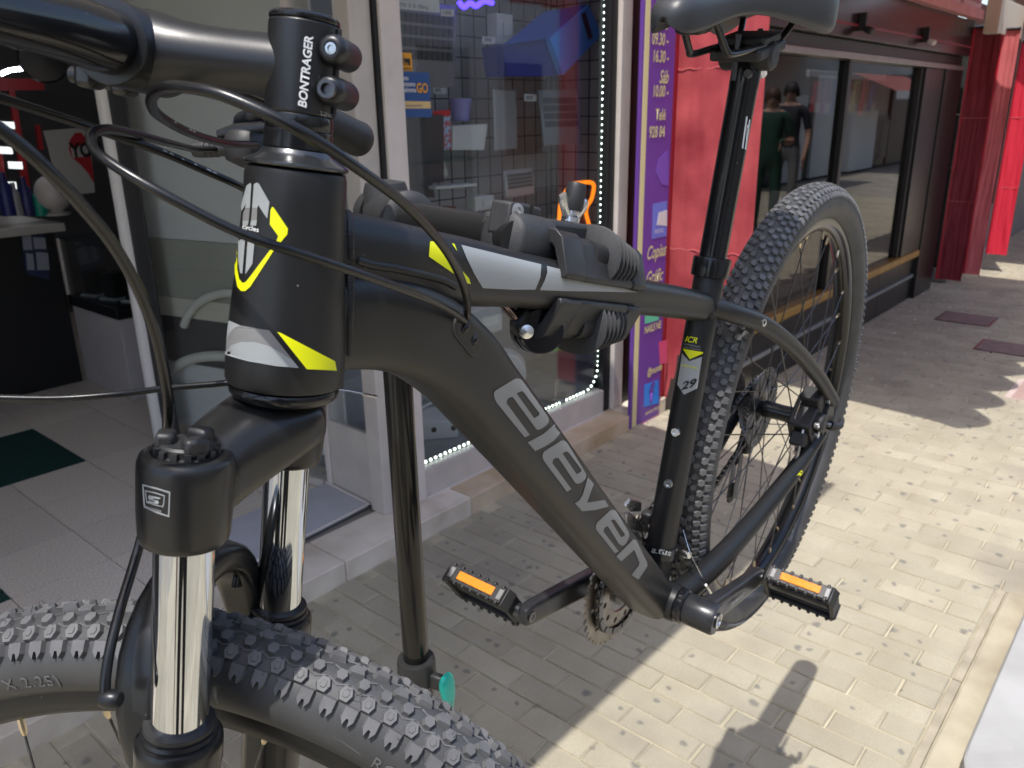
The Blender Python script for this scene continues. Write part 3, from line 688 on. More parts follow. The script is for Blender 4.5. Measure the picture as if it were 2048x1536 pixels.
for s in (1, -1):
    lo_ = sl_([(15.1, -180), (16.6, -180.2), (17.4, -181.4), (17.2, -183), (19.4, -183.6), (20.2, -185.4), (19.6, -187), (21.6, -187.6), (22.8, -189.6), (23, -193), (23, -204), (22, -208), (21.2, -240), (20, -400), (18, -470), (14, -508), (.2, -512)], (22, 65.5 * s, 0), 56).build('fork_leg', CROWNB, bike, 38)
    sl_([(15.3, -179.4), (18.6, -179.6), (19.0, -181), (18.2, -183.2), (15.3, -183.4)], (22, 65.5 * s, 0), 56).build('dust_wiper', PLAS, lo_, 40)
    low.append(lo_)
AP = [(36, 66, -222, 11, 8), (44, 65, -196, 13, 8.5), (48, 60, -168, 15, 9.5), (49, 48, -142, 16, 10.5), (49, 26, -126, 16, 11), (49, 0, -121, 16, 11)]
AP = AP + [(x, -y, z, a, b) for x, y, z, a, b in AP[-2::-1]]
rg = []
for i, (x, y, z, a, b) in enumerate(AP):
    p0, p1 = AP[max(0, i - 1)], AP[min(len(AP) - 1, i + 1)]
    t_ = (S3(*p1[:3]) - S3(*p0[:3])).normalized(); e2 = t_.cross(FFv).normalized()
    rg.append(super_ring(S3(x, y, z), FFv, e2, a * mm, b * mm, 3.0, 24))
arch = MB().rings(rg).build('fork_arch', CROWNB, bike, 60, sub=1)
for s in (1, -1):   # hollow pocket on the arch shoulders
    MB().box(S3(42.0, 46 * s, -147), (.004, .015, .024), SM.to_3x3() @ Matrix.Rotation(R_(-22 * s), 3, 'X')).build('arch_pocket', BLKD, arch, bevel=.0015)
# ---- wheels
def ringsect(mb, prof, WM, n, a0=0.0):
    rg = []
    for i in range(n):
        a = a0 + 2 * math.pi * i / n; ca, sa = math.cos(a), math.sin(a)
        rg.append([WM @ Vector((r * ca * mm, y * mm, r * sa * mm)) for r, y in prof])
    return mb.rings(rg, closed=True, cap=False)
RO = 362.3; RT = 26.6; RC = RO - 3.4 - RT
def tp(WM, th, ph, rho):
    r = RC + rho * math.cos(ph); return WM @ Vector((r * math.cos(th) * mm, rho * math.sin(ph) * mm, r * math.sin(th) * mm))
def make_wheel(name, WM, front, label=None):
    W_ = bpy.data.objects.new(name, None); COL.objects.link(W_); W_.parent = bike; W_.empty_display_size = .05
    # tyre carcass
    prof = []
    for k in range(37):
        ph = R_(-128 + 256 * k / 36); prof.append((RC + RT * math.cos(ph), RT * 1.02 * math.sin(ph)))
    prof += [(309, 13), (309, -13)]
    tyre = ringsect(MB(), prof, WM, 220).build('tyre', RUB, W_, 50)
    # tread blocks
    mb = MB(); N = 152
    hexa = [(-.5, 0), (-.28, .5), (.28, .5), (.5, 0), (.28, -.5), (-.28, -.5)]
    wedge = [(-.5, .12), (-.3, .5), (.5, .34), (.38, -.1), (.5, -.42), (-.22, -.5)]
    shoul = [(-.5, .5), (.5, .5), (.5, -.15), (.22, -.5), (.1, -.1), (-.1, -.1), (-.22, -.5), (-.5, -.15)]
    rows = [(0, 11.5, 7.8, 3.5, wedge, 0, 1), (21, 8.2, 7.0, 3.2, hexa, .5, 1), (-21, 8.2, 7.0, 3.2, hexa, .5, 1), (40, 9.8, 8.8, 3.5, hexa, 0, 1), (-40, 9.8, 8.8, 3.5, hexa, 0, 1), (61, 9.6, 10.6, 3.8, shoul, .5, 1), (-61, 9.6, 10.6, 3.8, shoul, .5, -1)]
    dth = 2 * math.pi / N
    for ph0, ls, lw, hh, shp, off, sg in rows:
        for i in range(N):
            th0 = (i + off) * dth; zz = 1.6 if shp is wedge and i % 2 else 0
            base, top = [], []
            for (a, b) in shp:
                sgn = -1 if ph0 < 0 else 1
                b = b * (1 if ph0 == 0 else -sgn * 1)
                for lst, tpz, rh in ((base, 1.12, RT - .6), (top, .86, RT + hh)):
                    ph = R_(ph0) + (b * lw * tpz + (3.0 if zz else -3.0) * (1 if shp is wedge else 0)) / RT
                    lst.append(tp(WM, th0 + a * ls * tpz / RO, ph, rh))
            mb.rings([base, top])
            if shp is hexa and lw > 7 and front:   # raised inner hexagon
                b2 = [tp(WM, th0 + a * ls * .46 / RO, R_(ph0) + b * lw * .46 / RT, RT + hh - .1) for a, b in shp]
                t2 = [tp(WM, th0 + a * ls * .40 / RO, R_(ph0) + b * lw * .40 / RT, RT + hh + .5) for a, b in shp]
                mb.rings([b2, t2])
    # thin ribs that zigzag between the blocks
    for ph0 in (30.5, -30.5, 50, -50, 11, -11):
        for i in range(N):
            a0 = tp(WM, (i + .05) * dth, R_(ph0 - 3), RT + .15); a1 = tp(WM, (i + .5) * dth, R_(ph0 + 3), RT + .15); a2 = tp(WM, (i + .95) * dth, R_(ph0 - 3), RT + .15)
            mb.tube([a0, a1, a2], .00065, 4, cap=False)
    tr = mb.build('tread', RUBK, tyre, 30, fixn=False); tr['kind'] = 'stuff'
    if front:   # moulding hairs
        hb_ = MB(); rnd = random.Random(3)
        for i in range(420):
            th = rnd.uniform(0, 2 * math.pi); ph = R_(rnd.choice((-57, -37, -19, 0, 19, 37, 57)) + rnd.uniform(-6, 6)); b0 = tp(WM, th, ph, RT + 2); l = rnd.uniform(2.0, 5.5)
            d = (tp(WM, th + rnd.uniform(-.008, .008), ph + rnd.uniform(-.15, .15), RT + 2 + l))
            hb_.tube([b0, d], [.00026, .00016], 3, cap=False)
        h_ = hb_.build('moulding_hair', RUB, tyre, 0, fixn=False); h_['kind'] = 'stuff'
    rim = ringsect(MB(), [(313, 13.6), (311, 14.2), (303, 14.0), (296, 12.0), (291.5, 7), (290.5, 0), (291.5, -7), (296, -12.0), (303, -14.0), (311, -14.2), (313, -13.6), (308, -11), (308, 11)], WM, 200).build('rim', GLOSSB if not front else BLK, W_, 38)
    # hub
    half = 50 if front else 62
    hubp = [(6, -half - 8), (9, -half - 8), (9, -half), (12, -half + 2), (14, -38), (28, -33.5), (28, -30.5), (14, -27), (13, 0), (14, 27), (28, 30.5), (28, 33.5), (18, 37), (16, half - 4), (9, half), (9, half + 8), (6, half + 8)]
    Y3 = (WM.to_3x3() @ Vector((0, 1, 0))).normalized(); O3 = WM.translation
    hub = MB().lathe([(r * mm, y * mm) for r, y in hubp], O3, Y3, 40).build('hub', GLOSSB, W_)
    sp = MB().tube([(0, 0, 0), (0, 0, 1)], .00098, 6); sme = sp.mesh('spoke', DSTEEL)
    nip = MB().lathe([(.0012, 0), (.0023, .0005), (.0023, .009), (.0018, .012), (.0012, .0135)], (0, 0, 0), (0, 0, 1), 8).mesh('spoke_nipple', pm('brass_nipple', (.72, .6, .42), .28, 1, .1))
    for i in range(32):
        side = 1 if i % 2 else -1; k = i // 2; dr = 1 if k % 2 else -1
        a = 2 * math.pi * (i + .5) / 32 + .06
        ha = a + dr * R_(62); P0 = WM @ Vector((29 * math.cos(ha) * mm, 32 * side * mm, 29 * math.sin(ha) * mm)); P1 = WM @ Vector((292 * math.cos(a) * mm, 3 * side * mm, 292 * math.sin(a) * mm))
        d = P1 - P0; q_ = d.to_track_quat('Z', 'Y').to_matrix().to_4x4()
        link('spoke', sme, W_, Matrix.Translation(P0) @ q_ @ Matrix.Diagonal((1, 1, d.length, 1)))
        link('spoke_nipple', nip, W_, Matrix.Translation(P1) @ (-d).to_track_quat('Z', 'Y').to_matrix().to_4x4())
    return W_, tyre
def sidetext(WM, tyre, s, th, size, mat, phi=88, flip=1, outline=.00042):
    me = text_mesh(s, size * mm, extrude=.0002, align='LEFT', space=1.15)
    bb_ = bmesh.new(); bb_.from_mesh(me); bmesh.ops.triangulate(bb_, faces=bb_.faces); bmesh.ops.subdivide_edges(bb_, edges=[e for e in bb_.edges if e.calc_length() > .0025], cuts=2, use_grid_fill=False); bmesh.ops.triangulate(bb_, faces=bb_.faces); bb_.to_mesh(me); bb_.free()
    for v in me.vertices:
        r = RC + RT * 1.0 * math.cos(R_(phi)); u = v.co.x; h = v.co.y; z = v.co.z
        ph = R_(phi) - h / (RT * mm)
        v.co = tp(WM, th + u / ((RC - 2) * mm) * flip, ph, (RT + .45) * (1 + .018 * abs(math.sin(ph))) + z * 1000)
    me.materials.clear(); me.materials.append(mat)
    return link('sidewall_lettering', me, tyre)
FA = HB - AX * .51817 + FFv * .0455
FW = Matrix.Identity(4)
for i in range(3): FW[i][0], FW[i][1], FW[i][2], FW[i][3] = FFv[i], FLv[i], AX[i], FA[i]
fwheel, ftyre = make_wheel('front_wheel', FW, True)
RW = Matrix.Translation(RAX)
rwheel, rtyre = make_wheel('rear_wheel', RW, False)
def wheel_angle(px, py):     # angle on the near sidewall under a picture point
    Fi = FW.inverted(); o = Fi @ BCAM; d = Fi.to_3x3() @ bray(px, py); t_ = (.0262 - o.y) / d.y; p = o + d * t_
    return math.atan2(p.z, p.x), math.hypot(p.x, p.z) * 1000
a_, r_ = wheel_angle(2, 1355); sidetext(FW, ftyre, 'X 2.25)', a_, 11.5, LETT, 112)
a_, r_ = wheel_angle(745, 1520); sidetext(FW, ftyre, 'ROTATION', a_, 11.5, LETT, 106)
# direction arrow moulded on the sidewall
aw = []
for px, py in ((722, 1508), (670, 1472), (698, 1468), (682, 1478), (722, 1508)):
    a_, r_ = wheel_angle(px, py); aw.append(FW @ Vector((min(r_, 345) * math.cos(a_) * mm, (RT + .2) * mm * math.sin(math.acos(max(-1, min(1, (min(r_, 345) - RC) / RT)))), min(r_, 345) * math.sin(a_) * mm)))
MB().tube(aw, .0004, 5).build('sidewall_arrow', LETT, ftyre)
# ---- brake rotor, caliper, cassette, derailleurs, cranks, chain
def plate(name, outer, holes, th, M, mat, parent, smooth=0):
    loops = [outer] + holes; flat = [p for l in loops for p in l]; tris = tessellate_polygon([[Vector((p[0], p[1], 0)) for p in l] for l in loops])
    n = len(flat); V = [M @ Vector((p[0], p[1], th / 2)) for p in flat] + [M @ Vector((p[0], p[1], -th / 2)) for p in flat]
    F = [tuple(t) for t in tris] + [tuple(i + n for i in t)[::-1] for t in tris]; o = 0
    for l in loops:
        k = len(l)
        for i in range(k): F.append((o + i, o + (i + 1) % k, o + (i + 1) % k + n, o + i + n))
        o += k
    mb = MB(); mb.add(V, F); return mb.build(name, mat, parent, smooth)
def circ(r, n=24, c=(0, 0), wob=0, k=0): return [(c[0] + (r + wob * math.cos(k * 2 * math.pi * i / n)) * math.cos(2 * math.pi * i / n), c[1] + (r + wob * math.cos(k * 2 * math.pi * i / n)) * math.sin(2 * math.pi * i / n)) for i in range(n)]
def ring_M(c): return Matrix(((1, 0, 0, c[0]), (0, 0, -1, c[1]), (0, 1, 0, c[2]), (0, 0, 0, 1)))
ROT = pm('rotor_steel', (.62, .54, .48), .24, 1, .12, 60, rv=.08)
hol = [circ(.0022, 8, (.0725 * math.cos(a) + .004 * math.cos(a) * (1 if i % 2 else -1), .0725 * math.sin(a) + .004 * math.sin(a) * (1 if i % 2 else -1))) for i, a in enumerate([2 * math.pi * k / 36 for k in range(36)])]
rotor = plate('brake_rotor', circ(.080, 144, (0, 0), .0016, 12), [circ(.0635, 72)] + hol, .0018, ring_M(RAX + B3(0, 44, 0)), ROT, bike)
for k in range(6):
    a = k * math.pi / 3; b_ = a + .55
    MB().tube([RAX + B3(22 * math.cos(a), 44, 22 * math.sin(a)), RAX + B3(45 * math.cos(a + .25), 44, 45 * math.sin(a + .25)), RAX + B3(65 * math.cos(b_), 44, 65 * math.sin(b_))], .0032, 6).build('rotor_arm', ROT, rotor)
MB().lathe([(.012, .038), (.024, .0385), (.024, .047), (.014, .048), (.012, .05)], RAX, (0, 1, 0), 30).build('rotor_carrier', GLOSSB, rotor)
cal = MB()
CC = bY(1612, 836, 52); cal.box(CC, (.058, .036, .046), Matrix.Rotation(R_(30), 3, 'Y')); cal.box(CC + B3(-8, 4, 26), (.026, .030, .040), Matrix.Rotation(R_(20), 3, 'Y')); cal.box(CC + B3(26, 2, -24), (.022, .022, .036), Matrix.Rotation(R_(55), 3, 'Y'))
cal.lathe([(.0003, 0), (.014, 0), (.015, .004), (.015, .012), (.011, .016), (.0003, .016)], CC + B3(4, 14, 0), (0, 1, 0), 24)
cl_ = cal.build('brake_caliper', PLAS, bike, 40, bevel=.004)
for dx, dz in ((-22, 26), (16, -14), (24, 6)):
    MB().lathe([(.0003, 0), (.0046, 0), (.005, .001), (.005, .006), (.003, .0065), (.0026, .004), (.0003, .004)], CC + B3(dx, 20, dz), (0, 1, 0), 16).build('caliper_bolt', ZINC, cl_)
MB().tube(bez([CC + B3(28, 6, 0), CC + B3(44, 8, -24), CC + B3(60, 6, -56), CC + B3(90, 2, -90)], 5), .0026, 10).build('caliper_cable', STEEL, cl_)
qr = MB().tube([RAX + B3(0, -84, 0), RAX + B3(0, 80, 0)], .0042, 12).build('skewer', ZINC, bike)
MB().tube(bez([RAX + B3(0, 78, 0), RAX + B3(-6, 84, -4), RAX + B3(-22, 87, -8), RAX + B3(-40, 84, -10)], 5), [.0075] * 5 + [.006] * 6 + [.005] * 5, 12).build('skewer_lever', PLAS, qr)
for i in range(8):
    r = 66 - i * 5.6; n = 2 * int(r * .42)
    pts = [((r + (2.6 if j % 2 else -1.4)) * mm * math.cos(2 * math.pi * j / (2 * n)), (r + (2.6 if j % 2 else -1.4)) * mm * math.sin(2 * math.pi * j / (2 * n))) for j in range(2 * n)]
    plate('cassette_sprocket', pts, [circ(.017, 20)], .0022, ring_M(RAX + B3(0, -32 - i * 4.2, 0)), DSTEEL, bike)
# cranks
CA = R_(18.55); cdir = Vector((math.cos(CA), 0, math.sin(CA))); cup = Vector((-math.sin(CA), 0, math.cos(CA))); Yv = Vector((0, 1, 0))
CRK = pm('crank_anodised', (.045, .046, .05), .30, .5, .2, 40, .02, 500, rv=.06)
def crank(s):
    d = cdir if s < 0 else -cdir; rg = []
    sec = [(-18, 68, 9, 15), (0, 68, 11, 18), (18, 70, 10, 16), (50, 72, 9, 16), (100, 74.5, 8.5, 15), (150, 76, 8.5, 14), (168, 76.5, 8.5, 14), (182, 76.5, 7.5, 10)]
    for l, y, hy, hz in sec: rg.append(super_ring(d * (l * mm) + Yv * (s * y * mm), Yv, cup, hy * mm, hz * mm, 4.5, 32))
    ck = MB().rings(rg).build('crank_arm', CRK, bike, 50, sub=1)
    if s > 0: MB().lathe([(.008, .047), (.0185, .0475), (.0195, .05), (.0195, .084), (.0175, .087), (.010, .0872)], (0, 0, 0), (0, 1, 0), 40).build('crank_boss', CRK, ck)
    MB().lathe([(.0003, .0868), (.0088, .087), (.0095, .088), (.0095, .0895), (.006, .09), (.0052, .0882), (.0003, .088)], (0, 0, 0), (0, s, 0), 24).build('crank_bolt', STEEL, ck)
    MB().lathe([(.0003, .0), (.0062, .0), (.0066, .0006), (.0066, .0012), (.0035, .0014), (.003, .0006), (.0003, .0006)], d * .1704 + Yv * (s * .0686), (0, -s, 0), 20).build('pedal_thread', DSTEEL, ck)
    if s > 0:
        me = text_mesh('SHIMANO', .0105, bold=.0001)
        for v in me.vertices: v.co = d * (.055 + v.co.x) + cup * (v.co.y - .004) + Yv * .0836
        me.materials.clear(); me.materials.append(SIL); link('crank_lettering', me, ck)
    # pedal
    pc = d * .1704 + Yv * (s * .137); E = R_(62); nr = Vector((math.cos(E), 0, math.sin(E))); nf = Vector((math.cos(E - math.pi / 2), 0, math.sin(E - math.pi / 2)))
    PMx = Matrix.Identity(3)
    for i in range(3): PMx[i][0], PMx[i][1], PMx[i][2] = nr[i], Yv[i], nf[i]
    T_ = lambda x, y, z: pc + nr * (x * mm) + Yv * (y * mm) + nf * (z * mm)
    ped = MB()
    for x in (-30, 30): ped.box(T_(x, 0, 0), (.006, .082, .019), PMx)
    for x in (-24, 24): ped.box(T_(x, 0, 0), (.004, .086, .007), PMx)
    for y in (-44, 44):
        ped.box(T_(0, y, 0), (.046, .006, .022), PMx)
        for x in (-24, 24): ped.box(T_(x, y * .985, 0), (.014, .006, .023), PMx @ Matrix.Rotation(R_(-28 if x * y > 0 else 28), 3, 'Z'))
    for x in (-33, 33):
        for k in range(7):
            for z in (-9, 9): ped.box(T_(x * .94, -36 + 12 * k, z), (.006, .004, .006), PMx)
    po = ped.build('pedal', PLAS, bike, 40, bevel=.0012)
    MB().tube([T_(0, -s * 62, 0), T_(0, -s * 48, 0), T_(0, 30 * s, 0)], [.0085, .009, .0075], 18).build('pedal_axle', DSTEEL, po)
    MB().box(T_(0, 0, 0), (.016, .078, .015), PMx).build('pedal_barrel', PLAS, po, bevel=.004)
    for x in (-33.4, 33.4): MB().box(T_(x, 2, 0), (.0024, .052, .0105), PMx).build('pedal_reflector', ORNG, po, bevel=.0006)
    for x in (-33, 33):
        for y in (-34, 37): MB().box(T_(x, y, 0), (.003, .006, .013), PMx).build('reflector_clip', GRYD, po, bevel=.0008)
crank(1); crank(-1)
for r, y, n in ((84, -47, 42), (66, -40, 34)):
    pts = [((r + (3.0 if j % 4 in (1, 2) else -1.6)) * mm * math.cos(2 * math.pi * j / (4 * n)), (r + (3.0 if j % 4 in (1, 2) else -1.6)) * mm * math.sin(2 * math.pi * j / (4 * n))) for j in range(4 * n)]
    ho = [circ(.0042, 10, ((r - 15) * mm * math.cos(a), (r - 15) * mm * math.sin(a))) for a in [2 * math.pi * k / 12 for k in range(12)]]
    plate('chainring', pts, [circ((r - 26) * mm if r > 60 else .022, 40)] + ho, .003, ring_M(Vector((0, y * mm, 0))), pm('chainring_steel', (.24, .22, .195), .36, 1, .35, 30, rv=.1), bike)
MB().lathe([(.02, -.058), (.03, -.057), (.03, -.036), (.02, -.035)], (0, 0, 0), (0, 1, 0), 30).build('crank_spider', CRK, bike)
# chain round chainring and sprocket, link by link joined
cr_, sr_ = .0645, .048; cy0, cy1 = -39, -45
d_ = RAX.copy(); L_ = d_.length; base = math.atan2(d_.z, d_.x); off = math.acos((cr_ - sr_) / L_)
path = []
a0, a1 = base + off, base - off + 2 * math.pi
for i in range(30): a = a0 + (a1 - a0) * i / 29; path.append(Vector((cr_ * math.cos(a), cy0 * mm, cr_ * math.sin(a))))
for i in range(22): a = base - off + 2 * off * i / 21; path.append(RAX + Vector((sr_ * math.cos(a), cy1 * mm, sr_ * math.sin(a))))
ch = MB(); tot = 0; P_ = path + [path[0]]; Ls = [0]
for a, b in zip(P_, P_[1:]): Ls.append(Ls[-1] + (b - a).length)
n = int(Ls[-1] / .0127); k = 0
for i in range(n):
    s_ = Ls[-1] * i / n
    while Ls[k + 1] < s_: k += 1
    c = P_[k].lerp(P_[k + 1], (s_ - Ls[k]) / (Ls[k + 1] - Ls[k])); t_ = (P_[k + 1] - P_[k]).normalized(); q_ = t_.to_track_quat('X', 'Z').to_matrix()
    for sy in (-1, 1): ch.box(c + q_ @ Vector((0, sy * (.0031 if i % 2 else .0022), 0)), (.0158, .001, .0082), q_)
    ch.lathe([(.0003, -.0034), (.0036, -.0034), (.0036, .0034), (.0003, .0034)], c + q_ @ Vector((.0063, 0, 0)), q_ @ Vector((0, 1, 0)), 8)
o = ch.build('chain', DSTEEL, bike, 40); o['kind'] = 'stuff'
# front derailleur
band = MB().lathe([(.0176, .053), (.0205, .0535), (.0205, .068), (.0176, .0685)], (0, 0, 0), ST, 40).build('derailleur_band', GLOSSB, bike)
bt = bvh(band)
text_px('altus', bt, (1302, 1104), (21, 4.0), (1.5, -17), SIL, band, 'band_lettering', shear=.2, bold=.02)
fd = MB()
fd.box(bY(1296, 1034, -30), (.012, .016, .016)); fd.box(bY(1300, 1078, -24), (.014, .016, .014), Matrix.Rotation(.5, 3, 'Y'))
fd.build('derailleur_body', PLAS, band, bevel=.003)
cg = MB()
for pts, y in (([(1250, 1012), (1262, 1000), (1284, 1006), (1282, 1024), (1262, 1024)], -26), ([(1252, 1030), (1262, 1028), (1290, 1052), (1286, 1066), (1254, 1056)], -24), ([(1262, 1062), (1284, 1068), (1286, 1100), (1272, 1096)], -30)):
    A_ = [bY(px, py, y) for px, py in pts]; cg.rings([A_, [p + B3(-3, -5, 0) for p in A_]])
cg.build('derailleur_cage', ZINC, band, bevel=.001)
for c in (bY(1372, 1108, 20), bY(1388, 1100, 14)):
    MB().lathe([(.0003, -.005), (.0048, -.005), (.0052, -.004), (.0052, .004), (.0042, .006), (.0003, .006)], c, (.3, 1, .2), 14).build('clamp_bolt', ZINC, band)
MB().tube(bez([bY(1366, 1060, 10), bY(1380, 1105, 30), bY(1402, 1150, 44), bY(1422, 1186, 50)], 6), .0008, 6).build('shift_wire', ZINC, band)
MB().tube([bY(1412, 1170, 50), bY(1424, 1190, 50)], .0016, 8).build('wire_end', ZINC, band)
# rear derailleur
rd = MB(); RD = RAX + B3(0, -58, 0)
rd.box(RD + B3(-2, 4, -30), (.026, .022, .030), Matrix.Rotation(.3, 3, 'Y')); rd.box(RD + B3(12, 10, -58), (.024, .02, .05), Matrix.Rotation(-.5, 3, 'Y'))
ro = rd.build('rear_derailleur', PLAS, bike, bevel=.004)
for sy in (-5, 5): MB().add([RD + B3(x, 6 + sy, z) for x, z in ((28, -66), (40, -74), (60, -150), (46, -158), (30, -120))] + [RD + B3(x, 7.5 + sy, z) for x, z in ((28, -66), (40, -74), (60, -150), (46, -158), (30, -120))], [(0, 1, 2, 3, 4), (9, 8, 7, 6, 5)] + [(i, (i + 1) % 5, (i + 1) % 5 + 5, i + 5) for i in range(5)]).build('pulley_cage', DSTEEL, ro)
for x, z in ((34, -78), (50, -146)): plate('pulley', circ(.017, 44, (0, 0), .0014, 11), [circ(.004, 10)], .003, ring_M(RD + B3(x, 6, z)), PLAS, ro)
# ---- saddle
SAD = pm('saddle_vinyl', (.040, .042, .045), .36, 0, .12, 14, .12, 1500, rv=.05)
sec = [(10, 6, 655, 665), (6, 15, 648, 674), (-6, 21, 643, 682), (-40, 24, 645, 685), (-85, 27, 652, 685), (-125, 34, 652, 684), (-165, 46, 643, 686), (-205, 61, 629, 690), (-240, 70, 617, 694), (-268, 69, 615, 695), (-286, 58, 626, 692), (-294, 38, 644, 687), (-297, 16, 660, 682)]
rg = []
for x, hw, zb, zt in sec:
    r = []
    for j in range(32):
        t_ = 2 * math.pi * j / 32; c_, s_ = math.cos(t_), math.sin(t_)
        yy = hw * math.copysign(abs(c_) ** .72, c_)
        zc = zb + (zt - zb) * (.55 if False else .5); zz = zc + (zt - zb) * .5 * math.copysign(abs(s_) ** (.8 if s_ > 0 else .35), s_)
        if s_ < 0: yy *= 1.0; zz = max(zz, zb + 4 + (zt - zb) * .38 * (1 - abs(c_)) ** .7 if abs(c_) < .8 else zb)
        r.append(B3(x, yy, zz))
    rg.append(r)
sd = MB().rings(rg).build('saddle', SAD, bike, 70, sub=2)
base_ = MB().rings([[B3(x, yy * hw * .8, zb + (zt - zb) * .42 + (0 if k < 2 else 3)) for k, yy in enumerate((-1, 1, 1, -1))] for x, hw, zb, zt in sec[1:-1]]).build('saddle_base', PLAS, sd, 50)
MB().box(B3(-52, 0, 655), (.028, .03, .022)).build('nose_bracket', PLAS, sd, bevel=.006)
for s in (1, -1):
    MB().tube(bez([B3(-50, 15 * s, 662), B3(-64, 17 * s, 652), B3(-84, 19 * s, 628), B3(-96, 21 * s, 622), B3(-150, 22 * s, 622), B3(-205, 22 * s, 622), B3(-222, 24 * s, 626), B3(-258, 34 * s, 655), B3(-266, 36 * s, 664)], 6), .0036, 12).build('saddle_rail', GLOSSB, sd)
ctop = ST * .640
cb = MB(); cb.box(ctop + B3(4, 0, 6), (.075, .056, .012), Matrix.Rotation(R_(3), 3, 'Y')); cb.box(ctop + B3(2, 0, 17), (.05, .052, .010), Matrix.Rotation(R_(3), 3, 'Y'))
cb.lathe([(.0003, -.03), (.013, -.03), (.015, -.026), (.015, .026), (.013, .03), (.0003, .03)], ctop + B3(2, 0, 0), (0, 1, 0), 24)
cb.build('saddle_clamp', PLAS, spost, 40, bevel=.003)
for x in (-34, 40): MB().tube([ctop + B3(x, 0, -16 - .1 * x), ctop + B3(x * .8, 0, 24)], .0032, 10).build('clamp_bolt', DSTEEL, spost)
MB().tube([ctop + B3(-30, 0, -14), ctop + B3(-42, 0, -24)], [.008, .006], 14).build('clamp_nut', ZINC, spost)
# ---- cables (positions in the place, then into bike axes)
def cable(name, pts, r=.0025, mat=CABLE, n=10, ends=()):
    P = [wb(atD(*p)) if len(p) == 3 and not isinstance(p, Vector) else Vector(p) for p in pts]
    return MB().tube(bez(P, 9), r, n).build(name, mat, bike, 60)
b0, b1, ad = BAR_R
e_ = b0 + ad * .033
ca = cable('brake_hose', [(512, 290, .56), (455, 287, .52), (385, 268, .46), (322, 234, .40), (302, 203, .365), (322, 178, .345), (372, 175, .335), (460, 196, .33), (600, 262, .335), (720, 340, .36), (820, 418, .40), (895, 505, .45), (930, 580, .50), (934, 630, .535), PORT[0], PORT[0] - Vector((0, .012, .01))], .0026)
cb_ = cable('shift_cable', [(430, 299, .585), (388, 298, .56), (330, 284, .49), (262, 266, .43), (212, 258, .39), (184, 268, .37), (188, 298, .36), (230, 332, .355), (320, 385, .355), (470, 462, .365), (600, 508, .38), (720, 548, .41), (840, 592, .46), (905, 625, .51), (940, 655, .545), PORT[1], PORT[1] - Vector((0, .012, .01))], .0024)
cc = cable('shift_cable', [(-120, 160, .33), (0, 196, .36), (100, 228, .39), (190, 258, .42), (320, 303, .46), (420, 346, .49), (482, 374, .51), (560, 420, .56), (660, 500, .60)], .0024)
for i in range(3): pass
cdh = cable('brake_hose', [(-160, 170, .27), (-40, 232, .28), (40, 290, .29), (100, 345, .30), (160, 408, .315), (225, 488, .335), (275, 575, .355), (308, 660, .372), (328, 750, .39), (337, 820, .405), (330, 880, .43), (306, 960, .45), (292, 1040, .455), (270, 1120, .45), (244, 1205, .435), (222, 1290, .425), (212, 1350, .42), (210, 1392, .418)], .0027)
MB().lathe([(.0003, -.001), (.0044, 0), (.005, .002), (.005, .008), (.0036, .010), (.0003, .010)], wb(atD(205, 1396, .419)), FFv * -1 + AX * .1, 20).build('hose_banjo', ALU, cdh)
ce = cable('lockout_cable', [(-120, 792, .47), (0, 796, .48), (120, 797, .49), (230, 789, .50), (330, 777, .515), (420, 769, .525), (480, 765, .53), (560, 768, .535), (640, 776, .535)], .0021)
MB().tube([wb(atD(640, 776, .535)), wb(atD(700, 783, .54)), wb(atD(730, 789, .54))], .0006, 6).build('inner_wire', ZINC, ce)
MB().tube([wb(atD(726, 788, .54)), wb(atD(755, 794, .54))], [.0012, .0011], 8).build('wire_crimp', ZINC, ce)
def cable_print(c, pts, s0, parent):   # small white lettering printed along a cable
    P = bez([wb(atD(*p)) for p in pts], 4); mb = MB(); rnd = random.Random(s0)
    for i in range(len(P) - 1):
        if rnd.random() < .62:
            a, b = P[i], P[i].lerp(P[i + 1], rnd.uniform(.4, .9)); t_ = (b - a).normalized(); v_ = (BCAM - a).normalized(); v_ = (v_ - t_ * v_.dot(t_)).normalized(); up_ = t_.cross(v_)
            off = (v_ * .8 + Vector((0, 0, 1)) * .6).normalized(); off = (off - t_ * off.dot(t_)).normalized() * .00255; side = t_.cross(off).normalized() * .00035
            mb.add([a + off - side, b + off - side, b + off + side, a + off + side], [(0, 1, 2, 3)])
    if mb.v: mb.build('cable_print', WHT, parent, 0)
cable_print(None, [(325, 237, .402), (355, 254, .43), (385, 268, .46)] , 2, ca)
cable_print(None, [(320, 303, .46), (370, 325, .475), (420, 346, .49), (465, 366, .505)], 3, cc)
